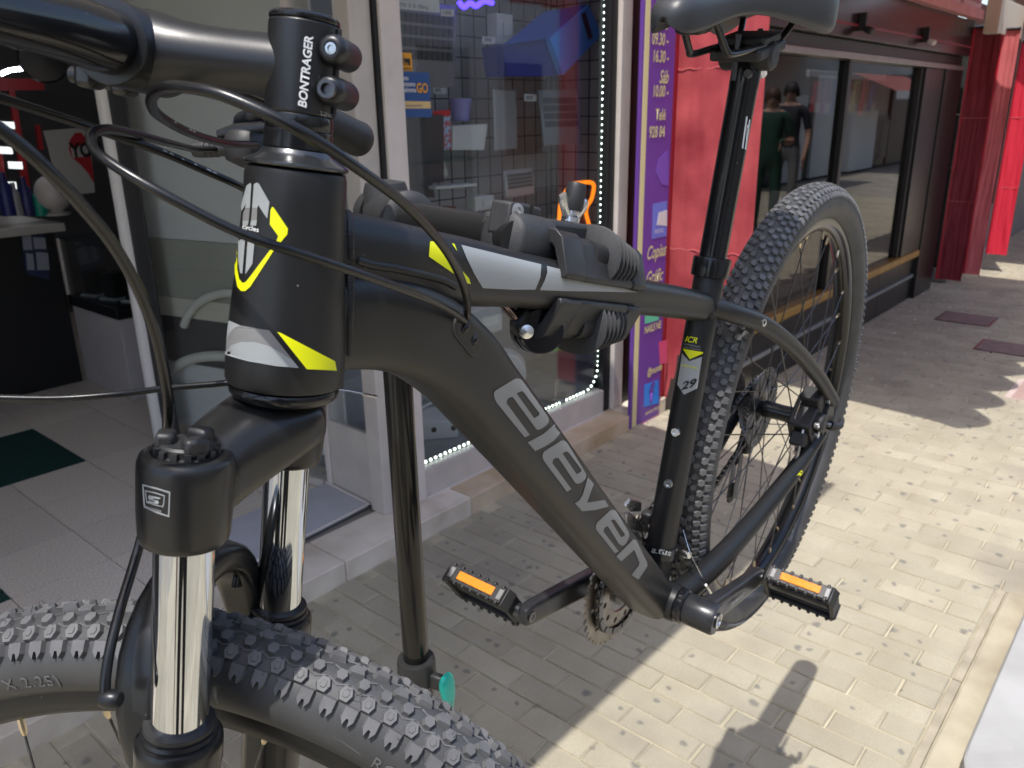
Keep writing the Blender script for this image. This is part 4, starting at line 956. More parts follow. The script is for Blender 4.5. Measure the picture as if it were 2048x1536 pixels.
# ================================================================== REPAIR STAND
BRUSH = pm('stand_black_chrome', (.020, .0195, .019), .16, .5, .1, 20)
SX, SY = .600, .702
stand = thing('repair_stand', 'black bicycle repair stand with grey clamp jaws gripping the top tube', 'repair stand', (SX, SY, 0))
so_ = Matrix.Translation((-SX, -SY, 0))
def sb(mb, name, mat, parent=None, smooth=35, bevel=0, **k): return mb.build(name, mat, parent or stand, smooth, bevel, M=so_, **k)
V_ = lambda x, y, z: Vector((SX + x, SY + y, z))
sb(MB().lathe([(.0165, .745), (.0172, .747), (.0172, 1.345), (.0165, 1.347)], V_(0, 0, 0), (0, 0, 1), 40), 'upper_post', BRUSH)
sb(MB().lathe([(.0215, .10), (.0215, .745), (.020, .747)], V_(0, 0, 0), (0, 0, 1), 40), 'lower_post', BRUSH)
colr = sb(MB().lathe([(.0218, .717), (.0255, .719), (.0262, .725), (.0262, .749), (.025, .754), (.0176, .755)], V_(0, 0, 0), (0, 0, 1), 40), 'post_collar', PLAS)
ld = RIGHT.copy(); ld.z = 0; ld.normalize(); ld = (ld * .85 + Vector((-.3, -.5, 0))).normalized()
sb(MB().box(V_(0, 0, .728) + ld * .031, (.024, .012, .022), Matrix.Rotation(math.atan2(ld.y, ld.x), 3, 'Z')), 'collar_lug', PLAS, colr, bevel=.003)
sb(MB().tube([V_(0, 0, .728) + ld * .030 + Vector((0, 0, 0)), V_(0, 0, .728) + ld * .043], .0042, 12), 'lever_pin', ZINC, colr)
TEAL = pm('teal_plastic', (.02, .55, .44), .35, 0, .05, 20)
lp = V_(0, 0, .728) + ld * .047; dn = Vector((-ld.y, ld.x, 0))
rg = []
for k, (z, a, b, s_) in enumerate(((.014, .006, .009, 0), (.008, .0105, .013, 0), (0, .0115, .0145, .001), (-.016, .0105, .0125, .003), (-.036, .0085, .010, .002), (-.058, .007, .0085, -.004), (-.072, .004, .006, -.008))):
    rg.append(super_ring(lp + ld * s_ + Vector((0, 0, z)), dn, ld, b, a * .62, 2.4, 20))
sb(MB().rings(rg), 'quick_release_lever', TEAL, colr, 60)
# tripod feet
hubz = .16
sb(MB().lathe([(.022, .12), (.034, .122), (.036, .13), (.036, .19), (.033, .198), (.022, .2)], V_(0, 0, 0), (0, 0, 1), 32), 'tripod_hub', PLAS)
for a in (200, 320, 80):
    e = Vector((math.cos(R_(a)), math.sin(R_(a)), 0)); lg_ = sb(MB().tube([V_(0, 0, .165) + e * .03, V_(0, 0, .022) + e * .46], .0135, 18), 'tripod_leg', BRUSH)
    sb(MB().tube([V_(0, 0, .036) + e * .43, V_(0, 0, .014) + e * .49], [.0165, .0150], 16), 'rubber_foot', PLAS, lg_)
# head bracket on the post
hd = sb(MB().lathe([(.0175, 1.300), (.0235, 1.302), (.0245, 1.31), (.0245, 1.372), (.022, 1.380), (.006, 1.383)], V_(0, 0, 0), (0, 0, 1), 36), 'head_bracket', PLASG)
cl = lambda x, y, z: BM @ B3(x, y, z)
h0 = V_(0, 0, 1.345); c0 = cl(215, -26, 518)
adir = (c0 - h0).normalized()
sb(MB().lathe([(.004, -.052), (.020, -.050), (.026, -.044), (.0275, -.036), (.0275, .062), (.029, .064), (.029, .074), (.0265, .077), (.0185, .080)], h0, adir, 40), 'pivot_barrel', PLASG, hd)
sb(MB().lathe([(.0278, -.012), (.0288, -.010), (.0288, -.004), (.0278, -.002)], h0, adir, 40), 'pivot_ring', DSTEEL, hd)
kn_ = h0 - adir * .062
sb(MB().lathe([(.004, -.014), (.016, -.014), (.019, -.010), (.019, 0), (.015, .006), (.006, .012)], kn_, adir, 7), 'pivot_knob', PLAS, hd, 30, bevel=.003)
sb(MB().tube([h0, c0 + adir * .02], .0175, 32), 'clamp_arm', pm('arm_black_tube', (.02, .02, .021), .33, .2, .1, 20))
# clamp: axes along the top tube (u), left (v), up-normal (w)
U = (BM.to_3x3() @ Vector((-.922, 0, -.387))).normalized(); Vv = (BM.to_3x3() @ Vector((0, 1, 0))).normalized(); Wn = U.cross(Vv); Wn = -Wn if Wn.z < 0 else Wn
K0 = cl(205, 0, 481)          # on the top tube axis
K = lambda u, v, w_: K0 + U * (u * mm) + Vv * (v * mm) + Wn * (w_ * mm)
cz = lambda x, y: (940 + x / 2.974, 380 + y / 2.974)
def slab(pts, y0, y1, name, mat, parent=None, bev=.004):
    A_ = [BM @ bY(*cz(*p), y0) for p in pts]; n_ = BM.to_3x3() @ Vector((0, 1, 0))
    return sb(MB().rings([A_, [p + n_ * ((y1 - y0) * mm) for p in A_]]), name, mat, parent, 30, bev, seg=3)
clamp = slab([(345, 158), (520, 180), (690, 203), (770, 228), (815, 262), (838, 320), (840, 400), (800, 440), (440, 380), (310, 350), (325, 250)], -10, -56, 'clamp_body', PLASG, None, .0045)
sb(MB().rings([super_ring(K(u, -22, 30), Vv, Wn, a * mm, a * mm, 2.4, 28) for u, a in ((-41, 18), (-37, 22), (-10, 23), (8, 23))]), 'clamp_sleeve', PLASG, clamp, 60)
slab([(215, 270), (250, 68), (345, 84), (432, 108), (425, 250), (330, 275)], -16, -36, 'clamp_ear', PLASG, clamp, .0025)
slab([(366, 92), (380, 95), (378, 160), (364, 158)], -15.4, -34, 'ear_slot', BLKD, clamp, 0)
es = BM @ bY(*cz(275, 122), -16); sb(MB().lathe([(.0003, 0), (.0052, 0), (.0056, .0008), (.0056, .002), (.003, .0024), (.0024, .001), (.0003, .001)], es, Vv * .9 - U * .4, 16), 'ear_screw', ZINC, clamp)
def jaw(sgn, parent_name):
    core = sb(MB().rings([super_ring(K(u, -3, sgn * w_), Vv, Wn, a * mm, b * mm, 2.6, 28) for u, w_, a, b in ((48, 30, 19, 13), (66, 30, 20, 13), (116, 28, 19, 12), (122, 27, 16, 10))]), parent_name, PLAS, None, 60)
    for i in range(6):
        u = 66 + i * 8.6
        sb(MB().rings([super_ring(K(u + du, -3, sgn * (31 - i * .8)), Vv, Wn, (31 - i * .6) * mm * f, (26 - i * 1.1) * mm * f, 2.3, 28) for du, f in ((0, .96), (.6, 1), (1.9, 1), (2.5, .96))]), 'jaw_rib', PLASG, core, 40)
    prof = [(23, 12), (21, 8), (16, 9), (6, 30), (3, 33), (-3, 33), (-6, 30), (-16, 9), (-21, 8), (-23, 12), (-12, 40), (-5, 45), (5, 45), (12, 40)]
    for u0, u1, f in ((-6, 26, 1.0), (26.3, 112, .95), (112.3, 138, 1.0)):
        sb(MB().rings([[K(u, v * f * e_, sgn * (w_ * f * (2 - e_) - .5)) for v, w_ in prof] for u, e_ in ((u0, .985), (u0 + 1.2, 1), (u1 - 1.2, 1), (u1, .985))]), 'jaw_lip', PLAS, core, 40, bevel=.0012)
    return core
jaw(1, 'upper_jaw'); lj = jaw(-1, 'lower_jaw')
slab([(235, 588), (420, 600), (480, 700), (470, 768), (400, 735), (310, 680)], -4, -40, 'lower_jaw_arm', PLASG, clamp, .005)
slab([(470, 690), (700, 690), (720, 780), (640, 818), (560, 810), (470, 765)], 4, -40, 'lower_jaw_shell', PLASG, clamp, .008)
e0 = BM @ bY(*cz(395, 835), -6)
cam_b = sb(MB().lathe([(.0003, -.016), (.018, -.016), (.019, -.014), (.019, -.004), (.0145, -.003), (.0145, .002), (.019, .003), (.019, .014), (.018, .016), (.0003, .016)], e0, (Vv * .75 - U * .6 + Wn * .1), 30), 'cam_hinge', GLOSSB, clamp)
hp = BM @ bY(*cz(335, 842), 6); sb(MB().lathe([(.0003, -.004), (.0050, -.004), (.0056, -.002), (.0056, .002), (.0003, .0038)], hp, (Vv * .75 - U * .6), 18), 'hinge_pin', ZINC, cam_b)
slab([(300, 780), (345, 700), (420, 740), (430, 860), (370, 895), (320, 880), (290, 830)], -2, -14, 'hinge_plate', PLAS, cam_b, .004)
LVM = pm('lever_chrome_dark', (.16, .12, .12), .12, .9, .1, 20)
for pa, pb in (((110, 560), (305, 800)), ((160, 560), (345, 720))):
    sb(MB().tube([BM @ bY(*cz(*pa), -12), BM @ bY(*cz((pa[0] + pb[0]) / 2 - 6, (pa[1] + pb[1]) / 2 + 4), -10), BM @ bY(*cz(*pb), -8)], .0036, 12), 'cam_lever_bar', LVM, cam_b)
slab([(135, 590), (160, 590), (320, 760), (300, 790), (140, 630)], -9, -14, 'cam_lever_web', LVM, cam_b, .001)
# wing nut and screw on top
WNP = BM @ bY(*cz(595, 190), -30)
wn = sb(MB().lathe([(.0003, 0), (.0085, 0), (.0085, .004), (.0062, .006), (.0062, .012), (.0003, .012)], WNP, Wn, 20), 'wing_nut', ZINC, clamp)
for sg in (-1, 1):
    sb(MB().rings([super_ring(WNP + U * (sg * a) + Wn * b, Vv, Wn * .6 - U * sg * .8, .0028, c_, 2.2, 14) for a, b, c_ in ((.004, .003, .004), (.010, .009, .0062), (.017, .017, .0066), (.020, .021, .004))]), 'wing', ZINC, wn, 50)
sb(MB().lathe([(.0085, .010), (.0092, .013), (.0092, .030), (.0078, .034), (.0003, .0352)], WNP, Wn, 24), 'screw_cap', PLAS, clamp)
# ================================================================== SHOP FRONTS
ALUW = pm('frame_aluminium', (.74, .665, .615), .42, .0, .08, 9, .04, 200, rv=.05)
ALUG = pm('frame_grey', (.60, .545, .495), .45, .0, .08, 9, .04, 200)
GASK = pm('gasket_black', (.012, .012, .013), .5)
GLS = glass('window_glass', (.93, .95, .95))
GLD = glass('tinted_shop_glass', (.50, .50, .52))
def quad_y(name, pts, y, th, mat, parent=None, bevel=0, smooth=0):
    A = [onY(px, py, y) for px, py in pts]; off = parent.matrix_world.translation if parent is not None else Vector((0, 0, 0))
    mb = MB().rings([[p - off for p in A], [p + Vector((0, th, 0)) - off for p in A]]); return mb.build(name, mat, parent, smooth, bevel)
def text_y(s, px, py, y, size, mat, parent=None, name='lettering', rot=0, xs=1.0, **k):
    """upright lettering on a plane facing the street (reads along +X), baseline start at a picture point"""
    o = onY(px, py, y); off = parent.matrix_world.translation if parent is not None else Vector((0, 0, 0)); c_, s_ = math.cos(rot), math.sin(rot)
    return text_on(s, size, mat, lambda c: o - off + Vector(((c.x * c_ - c.y * s_) * xs, -.0012 - c.z, c.x * s_ + c.y * c_)), name, parent, **k)
def seth(t): bpy.context.view_layer.update(); return t
# ---- display window of the phone shop
win = seth(thing('display_window', 'aluminium framed shop display window edged with white led dots', 'shop window', (2.45, 2.08, .07)))
O_ = Matrix.Translation((-2.45, -2.08, -.07))
wb_ = lambda mb, n, m_, p=None, s=0, b=0: mb.build(n, m_, p or win, s, b, M=O_)
wb_(MB().span((1.775, 2.05, .0705), (1.858, 2.12, 2.45)), 'window_post', ALUW, b=.003)
wb_(MB().span((1.760, 2.062, .0705), (1.773, 2.118, 2.45)), 'post_gasket', GASK)
wb_(MB().span((1.672, 2.075, .0705), (1.758, 2.15, 2.45)), 'window_post', ALUG, b=.003)
br = wb_(MB().span((1.86, 2.058, .0705), (3.038, 2.122, .186)), 'bottom_rail', ALUG, b=.004)
wb_(MB().span((1.86, 2.050, .0700), (3.038, 2.056, .078)), 'rail_lip', ALUW, br)
wb_(MB().span((3.040, 2.065, .0705), (3.098, 2.12, 2.45)), 'window_post', GASK, b=.003)
wb_(MB().span((3.100, 2.045, .0705), (3.178, 2.12, 2.45)), 'window_post', ALUW, b=.003)
wb_(MB().span((3.180, 2.062, .0705), (3.27, 2.12, 2.45)), 'window_post', GASK, b=.003)
wb_(MB().span((1.86, 2.06, 2.35), (3.038, 2.12, 2.45)), 'top_rail', ALUG, b=.004)
wb_(MB().span((1.859, 2.092, .187), (3.039, 2.098, 2.349)), 'window_pane', GLS)
# round corner fillet bottom right + led strip
LEDM = pm('led_dot', (.9, .95, .9), .3, 0, emit=(.86, 1.0, .93), es=4.5)
strip = wb_(MB().span((1.90, 2.100, .1865), (3.0, 2.108, .204)), 'led_strip', pm('led_tape', (.16, .17, .15), .5, 0))
wb_(MB().span((3.022, 2.100, .30), (3.0385, 2.108, 2.34)), 'led_strip', pm('led_tape', (.16, .17, .15), .5, 0))
lm = MB().lathe([(.0004, -.0035), (.0042, -.003), (.0054, 0), (.0042, .0008), (.0004, .001)], (0, 0, 0), (0, 1, 0), 10).mesh('led', LEDM, 60)
pth = [Vector((1.905, 2.0995, .196)) + Vector((1, 0, 0)) * (.0262 * i) for i in range(40)]
xe = pth[-1].x
for k in range(1, 7): a = R_(-90 + 15 * k); pth.append(Vector((xe + .01 + .105 * math.cos(a), 2.0995, .301 + .105 * math.sin(a))))
pth += [Vector((xe + .116, 2.0995, .322 + .0262 * i)) for i in range(62)]
for p in pth: o = link('led', lm, strip); o.location = p - Vector((2.45, 2.08, .07))
# ---- interior of the window: floor, back grid, goods
struct('display_floor', MB().span((1.80, 2.124, .061), (3.344, 2.64, .190)), pm('display_floor_grey', (.26, .265, .265), .35, 0, .1, 8))
struct('display_back_wall', MB().span((1.80, 2.642, .061), (3.344, 2.67, 2.45)), pm('display_wall_grey', (.40, .40, .405), .6, 0, .1, 4))
struct('party_wall', MB().span((3.345, 2.13, .062), (3.42, 6.6, 2.6)), pm('party_wall_grey', (.40, .39, .39), .8, 0, .1, 4))
grid = seth(thing('wire_grid', 'black wire display grid on the back wall of the shop window', 'display grid', (2.83, 2.57, .9)))
WIRE = pm('grid_wire', (.02, .02, .022), .4)
vw = MB().tube([(0, 0, 0), (0, 0, 1.4)], .0028, 6).mesh('wire', WIRE); hw_ = MB().tube([(0, 0, 0), (1.0, 0, 0)], .0028, 6).mesh('wire', WIRE)
for k in range(13): o = link('wire', vw, grid); o.location = (-.5 + k * .0833, 0, -.25)
for k in range(17): o = link('wire', hw_, grid); o.location = (-.5, -.004, -.22 + k * .0833)
grid2 = seth(thing('wire_grid', 'black wire display grid on the side wall at the right of the window', 'display grid', (3.335, 2.38, .9)))
vw2 = MB().tube([(0, 0, 0), (0, 0, 1.4)], .0028, 6).mesh('wire', WIRE); hw2 = MB().tube([(0, 0, 0), (0, .46, 0)], .0028, 6).mesh('wire', WIRE)
for k in range(7): o = link('wire', vw2, grid2); o.location = (0, -.23 + k * .0767, -.25)
for k in range(17): o = link('wire', hw2, grid2); o.location = (-.004, -.23, -.22 + k * .0833)
# goods seen through the glass
GRY = pm('laptop_grey', (.22, .225, .235), .42, .3, .06, 12); GRYL = pm('laptop_silver', (.42, .42, .43), .4, .3, .05, 12); KEYD = pm('key_dark', (.06, .06, .065), .5); WPL = pm('white_plastic', (.62, .62, .60), .4, 0, .04, 12)
def laptop(label, c, w_, h_, tilt, yaw, body, keys=True, name='laptop'):
    t_ = seth(thing(name, label, 'laptop', c)); M_ = Matrix.Rotation(yaw, 4, 'Z') @ Matrix.Rotation(tilt, 4, 'X')
    b = MB().box((0, 0, 0), (w_, .014, h_)).build('laptop_base', body, t_, 0, .004, M=M_)
    if keys:
        for r in range(4):
            for q_ in range(10): MB().box((-w_ * .40 + q_ * w_ * .088, -.009, h_ * .30 - r * h_ * .14), (w_ * .072, .004, h_ * .105)).build('key', KEYD if body is not KEYD else GRY, t_, 0, M=M_)
        MB().box((0, -.009, -h_ * .36), (w_ * .3, .003, h_ * .2)).build('touchpad', body, t_, 0, M=M_)
    return t_
laptop('grey laptop with numeric keys hung high behind the glass', onY(850, 90, 2.40), .34, .30, .1, .05, GRY)
laptop('slate grey laptop propped on the wire grid under the blue carton', onY(1120, 235, 2.34), .22, .24, -.18, -.25, GRY)
laptop('small silver keyboard device hung low on the wire grid', onY(1038, 366, 2.42), .22, .12, -.1, .1, GRYL)
laptop('dark tablet leaning behind the blue sticker', onY(850, 300, 2.40), .22, .26, .05, .1, KEYD, False, 'tablet')
laptop('pale grey tablet at the left of the hanging laptop', onY(1010, 240, 2.45), .18, .25, .0, .15, GRYL, False, 'tablet')
def crate(name, label, cat, c, d, mat, rot=(0, 0, 0)):
    t_ = seth(thing(name, label, cat, c)); from mathutils import Euler
    M_ = Euler(rot).to_matrix().to_4x4(); MB().box((0, 0, 0), d).build('carton', mat, t_, 0, .002, M=M_); return t_, M_
def flat(name, label, cat, pts, y, th, mat): 
    c = sum((onY(px, py, y) for px, py in pts), Vector()) / len(pts); t_ = seth(thing(name, label, cat, c)); quad_y('panel', pts, y, th, mat, t_); return t_
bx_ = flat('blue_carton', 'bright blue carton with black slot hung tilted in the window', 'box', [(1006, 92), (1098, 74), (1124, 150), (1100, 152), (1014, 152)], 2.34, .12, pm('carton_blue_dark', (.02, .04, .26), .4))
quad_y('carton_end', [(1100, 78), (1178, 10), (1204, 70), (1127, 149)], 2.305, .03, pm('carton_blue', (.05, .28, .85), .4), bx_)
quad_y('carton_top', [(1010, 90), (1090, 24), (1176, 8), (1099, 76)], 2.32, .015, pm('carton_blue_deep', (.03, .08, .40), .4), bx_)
quad_y('carton_slot', [(1163, 28), (1171, 24), (1186, 74), (1178, 80)], 2.302, .002, BLKD, bx_)
ORS = pm('sticker_orange', (.80, .36, .02), .5); NVY = pm('sticker_navy', (.022, .085, .26), .5); CRM = pm('sticker_cream', (.70, .50, .22), .5)
st1 = flat('window_sticker', 'orange square sticker with black band on the window glass', 'sticker', [(787, 105), (823, 106), (825, 142), (789, 141)], 2.0915, .0005, ORS)
quad_y('sticker_band', [(791, 116), (820, 117), (821, 131), (792, 130)], 2.0905, .0006, BLKD, st1)
for s_, py, m_ in (('VIDEO', 114, BLKD), ('ZONA', 123.5, ORS), ('VIGILADA', 129.5, ORS), ('GRABANDO', 139.5, BLKD)): text_y(s_, 793, py, 2.0895, .0115, m_, st1, 'sticker_lettering', bold=.0002)
st2 = flat('window_sticker', 'navy blue sticker reading GO with cream band on the window glass', 'sticker', [(797, 143), (858, 145), (863, 235), (801, 234)], 2.0915, .0005, NVY)
quad_y('sticker_band', [(799, 202), (861, 203), (862, 217), (800, 217)], 2.0905, .0006, CRM, st2)
for s_, py in (('Bono', 160), ('Consumo', 172), ('Inteligente', 184)): text_y(s_, 800, py, 2.0895, .021, WHT, st2, 'sticker_lettering', xs=.8, bold=.0004)
text_y('GO', 833, 185, 2.0895, .042, ORS, st2, 'sticker_lettering', xs=.8, bold=.0012)
text_y('www.bonoconsumo.es', 803, 213, 2.0895, .010, NVY, st2, 'sticker_lettering')
g1 = flat('game_case', 'colourful red and blue game case on the glass shelf', 'game case', [(866, 222), (900, 220), (904, 300), (869, 300)], 2.42, .02, pm('game_art', (.45, .12, .12), .35, 0, 0, 60, col2=(.35, .55, .75), thr=(.45, .55)))
quad_y('case_header', [(866, 222), (900, 220), (901, 231), (867, 232)], 2.416, .002, pm('case_red', (.6, .02, .03), .4), g1)
g2 = flat('white_carton', 'white product carton beside the game case', 'box', [(905, 252), (975, 248), (968, 300), (905, 300)], 2.43, .08, WPL)
sh = seth(thing('glass_shelf', 'glass shelf under the game case in the window', 'shelf', onY(880, 312, 2.5)))
P0, P1 = onY(805, 318, 2.38), onY(985, 306, 2.38)
MB().span((P0.x, 2.38, 1.268), (P1.x, 2.62, 1.276)).build('shelf_glass', glass('shelf_glass', (.75, .9, .92)), sh, 0, M=Matrix.Translation(-onY(880, 312, 2.5)))
flat('dark_carton', 'black carton standing under the glass shelf', 'box', [(802, 340), (858, 338), (870, 395), (806, 398)], 2.40, .14, KEYD)
flat('white_carton', 'pale carton lying behind the black carton under the glass shelf', 'box', [(806, 322), (890, 318), (896, 352), (812, 352)], 2.52, .06, WPL)
def cone_cup(label, px, py, y, h_, r0, r1, mat, name='cup'):
    c = onY(px, py, y); t_ = seth(thing(name, label, 'cup', c)); MB().lathe([(.001, 0), (r0, 0), (r1, h_), (r1 * .94, h_), (r0 * .9, .006), (.001, .006)], (0, 0, 0), (0, 0, 1), 24).build('cup_body', mat, t_, 40); return t_
cone_cup('pale lilac cup on the upper part of the display', 922, 242, 2.50, .09, .035, .048, pm('lilac_plastic', (.28, .26, .55), .4))
# price tags
PT = pm('price_tag_white', (.62, .62, .60), .6)
for i, (a, b, y, lab) in enumerate(((895, 25, 2.3, 'white price tag high up left of the blue neon sign'), (978, 80, 2.4, 'white price tag left of the blue carton'), (880, 180, 2.55, 'white price tag beside the navy sticker'), (1062, 195, 2.4, 'white price tag on the pale grey tablet'))):
    t_ = flat('price_tag', lab, 'price tag', [(a - 13, b - 7), (a + 13, b - 6), (a + 13, b + 8), (a - 13, b + 7)], y, .001, PT); text_y('%d€' % (149, 299, 89, 459)[i], a - 10, b + 4, y - .001, .022, BLKD, t_, 'tag_lettering')
sgn = flat('paper_sign', 'white paper sign with small lines at the top of the window', 'sign', [(793, 0), (878, -2), (880, 26), (795, 17)], 2.3, .001, PT)
text_y('P/N  8  8  Oferta', 799, 13, 2.298, .020, pm('sign_ink', (.12, .12, .13), .6), sgn, 'sign_lettering')
gtag = flat('price_strip', 'bright green price strip low in the window', 'price strip', [(1085, 688), (1172, 678), (1173, 692), (1087, 707)], 2.35, .002, pm('strip_green', (.06, .50, .05), .5))
quad_y('strip_label', [(1148, 682), (1171, 679), (1172, 690), (1149, 693)], 2.348, .001, PT, gtag)
# neon outline sign
neo = seth(thing('neon_sign', 'orange neon outline sign with purple glow behind the stand clamp', 'neon sign', onY(1155, 410, 2.25)))
NP = [(1118, 452), (1122, 405), (1140, 372), (1158, 366), (1186, 367), (1184, 395), (1172, 420), (1178, 450)]
MB().tube(bez([onY(a, b, 2.25) - onY(1155, 410, 2.25) for a, b in NP], 5), .0095, 10).build('neon_tube', pm('neon_orange', (1, .3, .02), .4, 0, emit=(1, .22, .01), es=.9), neo)
quad_y('neon_inner', [(1128, 448), (1135, 405), (1150, 378), (1176, 377), (1165, 415), (1168, 448)], 2.262, .004, pm('neon_purple', (.06, .01, .10), .4), neo)
nb = seth(thing('neon_script', 'blue glowing neon script at the top of the window', 'neon sign', onY(955, 5, 2.3)))
MB().tube(bez([onY(a, b, 2.3) - onY(955, 5, 2.3) for a, b in ((918, 4), (928, 14), (940, 6), (952, 12), (968, 2), (985, 6))], 5), .010, 10).build('neon_tube', pm('neon_blue', (.1, .05, 1), .4, 0, emit=(.06, .03, 1.0), es=3), nb)
# router, stand and roll on the display floor
rt_ = seth(thing('white_router', 'white box shaped device with two holes on the display floor', 'device', (2.08, 2.36, .19)))
Mr = Matrix.Rotation(R_(-38), 4, 'Z')
MB().box((0, 0, .04), (.36, .18, .08)).build('device_shell', WPL, rt_, 0, .006, M=Mr)
for x in (-.02, .06): MB().lathe([(.0005, 0), (.011, 0), (.011, .002), (.0005, .002)], Mr @ Vector((x + .10, -.0905, .045)), Mr.to_3x3() @ Vector((0, -1, 0)), 16).build('device_hole', BLKD, rt_)
tri = seth(thing('display_easel', 'pale folding easel standing on the white device', 'easel', (2.12, 2.37, .271)))
for a, b in (((-.10, 0, 0), (-.02, .0, .13)), ((-.02, 0, .13), (.09, .0, .02)), ((-.10, 0, 0), (.09, 0, .02)), ((-.02, 0, .13), (-.04, .10, 0))): MB().tube([Vector(a), Vector(b)], .006, 8).build('easel_bar', WPL, tri)
rl = seth(thing('white_roll', 'large white roll standing low in the window', 'roll', onZ(1028, 790, .192)))
MB().lathe([(.045, -.045), (.10, -.045), (.104, -.04), (.104, .04), (.10, .045), (.045, .045)], (0, .06, .105), (.75, .62, .05), 40).build('roll_body', WPL, rl)
ph_ = seth(thing('phone_holder', 'small dark phone stand lying at the bottom of the window', 'phone stand', onZ(1120, 800, .192)))
MB().box((0, 0, .012), (.10, .06, .02), Matrix.Rotation(.5, 3, 'Z')).build('holder_base', GRY, ph_, 0, .004); MB().box((0, .02, .045), (.07, .008, .08), Matrix.Rotation(.5, 3, 'Z')).build('holder_back', GRYL, ph_, 0, .002)
for k, (px, py, y_, w_, h_, c_, lab) in enumerate(((905, 372, 2.35, .20, .012, (.55, .54, .52), 'pale tablet lying on the low window shelf'), (960, 405, 2.45, .12, .06, (.58, .57, .55), 'small white box on the wire grid below the keyboard device'), (880, 440, 2.45, .16, .10, (.30, .12, .06), 'brown carton behind the clamp arm in the window'), (1075, 560, 2.40, .20, .14, (.42, .41, .40), 'grey carton behind the top tube in the window'), (1130, 640, 2.35, .14, .10, (.52, .50, .44), 'beige carton above the green price strip'), (1165, 560, 2.28, .10, .16, (.06, .06, .07), 'black upright pack next to the led dots'), (965, 640, 2.45, .18, .12, (.50, .50, .50), 'light grey carton above the white roll'), (1000, 60, 2.45, .10, .12, (.60, .60, .58), 'white card left of the blue carton'))):
    t_ = seth(thing('shelf_item', lab, 'box', onY(px, py, y_))); MB().box((0, 0, 0), (w_, .06, h_), Matrix.Rotation(.2 * (k % 3 - 1), 3, 'Z')).build('item_body', pm('shelf_item_%d' % k, c_, .5, 0, .06, 12), t_, 0, .003); MB().box((w_ * .1, -.034, 0), (w_ * .5, .003, h_ * .4), Matrix.Rotation(.2 * (k % 3 - 1), 3, 'Z')).build('item_label', PT, t_, 0)
# ---- glazed return beside the entrance, open glass door, ramp
ret = seth(thing('entrance_side_light', 'narrow glazed side panel returning into the entrance', 'glass panel', (1.70, 2.26, .07)))
O2 = Matrix.Translation((-1.70, -2.26, -.07))
MB().span((1.690, 2.152, .0705), (1.712, 2.40, .36)).build('lower_panel', ALUG, ret, 0, .003, M=O2)
MB().span((1.698, 2.152, .362), (1.704, 2.40, 2.40)).build('side_pane', GLS, ret, 0, M=O2)
MB().span((1.684, 2.402, .0705), (1.716, 2.432, 2.45)).build('side_post', ALUW, ret, 0, .003, M=O2)
A = Vector((1.690, 2.445, 0)); B = Vector((1.475, 3.345, 0)); dd = (B - A).normalized(); dnn = Vector((dd.y, -dd.x, 0)) * -1   # dnn faces the entrance (-X)
def onD(px, py, off=0.0):
    d = ray(px, py); return CAM + d * ((A + dnn * off - CAM).dot(dnn) / d.dot(dnn))
door = seth(thing('glass_door', 'open glass shop door with pale round edge stile', 'door', (A + B) / 2 + Vector((0, 0, .07))))
Od = Matrix.Translation(-(A + B) / 2 - Vector((0, 0, .07))); RD_ = Matrix((dd, dnn, Vector((0, 0, 1)))).transposed()
def dbox(u0, u1, n0, n1, z0, z1, name, mat, parent=None, bev=0): return MB().box(A + dd * ((u0 + u1) / 2) + dnn * ((n0 + n1) / 2) + Vector((0, 0, (z0 + z1) / 2)), (u1 - u0, n1 - n0, z1 - z0), RD_).build(name, mat, parent or door, 0, bev, M=Od)
DL = (B - A).length
MB().tube([B + Vector((0, 0, .072)), B + Vector((0, 0, 2.2))], .030, 24).build('door_stile', pm('stile_white', (.86, .83, .80), .4), door, M=Od)
MB().lathe([(.030, 0), (.038, .004), (.038, .03), (.030, .034)], B + Vector((0, 0, 1.60)), (0, 0, 1), 20).build('stile_collar', ALUW, door, M=Od)
dbox(DL - .12, DL - .022, -.006, .006, .10, 2.2, 'door_gasket', pm('door_edge_dark', (.045, .045, .048), .4), bev=.002)
dbox(.0, DL - .022, -.02, .02, .072, .10, 'door_rail', ALUG, bev=.003)
dbox(.0, DL - .12, -.003, .003, .10, 2.2, 'door_pane', GLS)
# added board behind the door glass, banded to imitate a vehicle's reflection
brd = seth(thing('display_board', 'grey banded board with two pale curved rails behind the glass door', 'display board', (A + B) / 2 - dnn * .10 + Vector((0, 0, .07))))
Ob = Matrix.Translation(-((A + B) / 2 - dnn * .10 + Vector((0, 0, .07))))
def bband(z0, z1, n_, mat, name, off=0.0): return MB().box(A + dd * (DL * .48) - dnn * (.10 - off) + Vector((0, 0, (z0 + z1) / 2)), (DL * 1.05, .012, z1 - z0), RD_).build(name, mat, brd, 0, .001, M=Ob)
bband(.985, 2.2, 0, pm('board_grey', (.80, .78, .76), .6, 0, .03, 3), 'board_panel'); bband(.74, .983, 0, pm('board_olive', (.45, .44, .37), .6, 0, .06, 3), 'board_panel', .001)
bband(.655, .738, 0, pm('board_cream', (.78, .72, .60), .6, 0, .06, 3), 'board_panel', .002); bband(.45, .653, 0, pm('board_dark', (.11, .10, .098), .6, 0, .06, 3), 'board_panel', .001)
bband(.15, .448, 0, pm('board_grey', (.80, .78, .76), .6), 'board_panel')
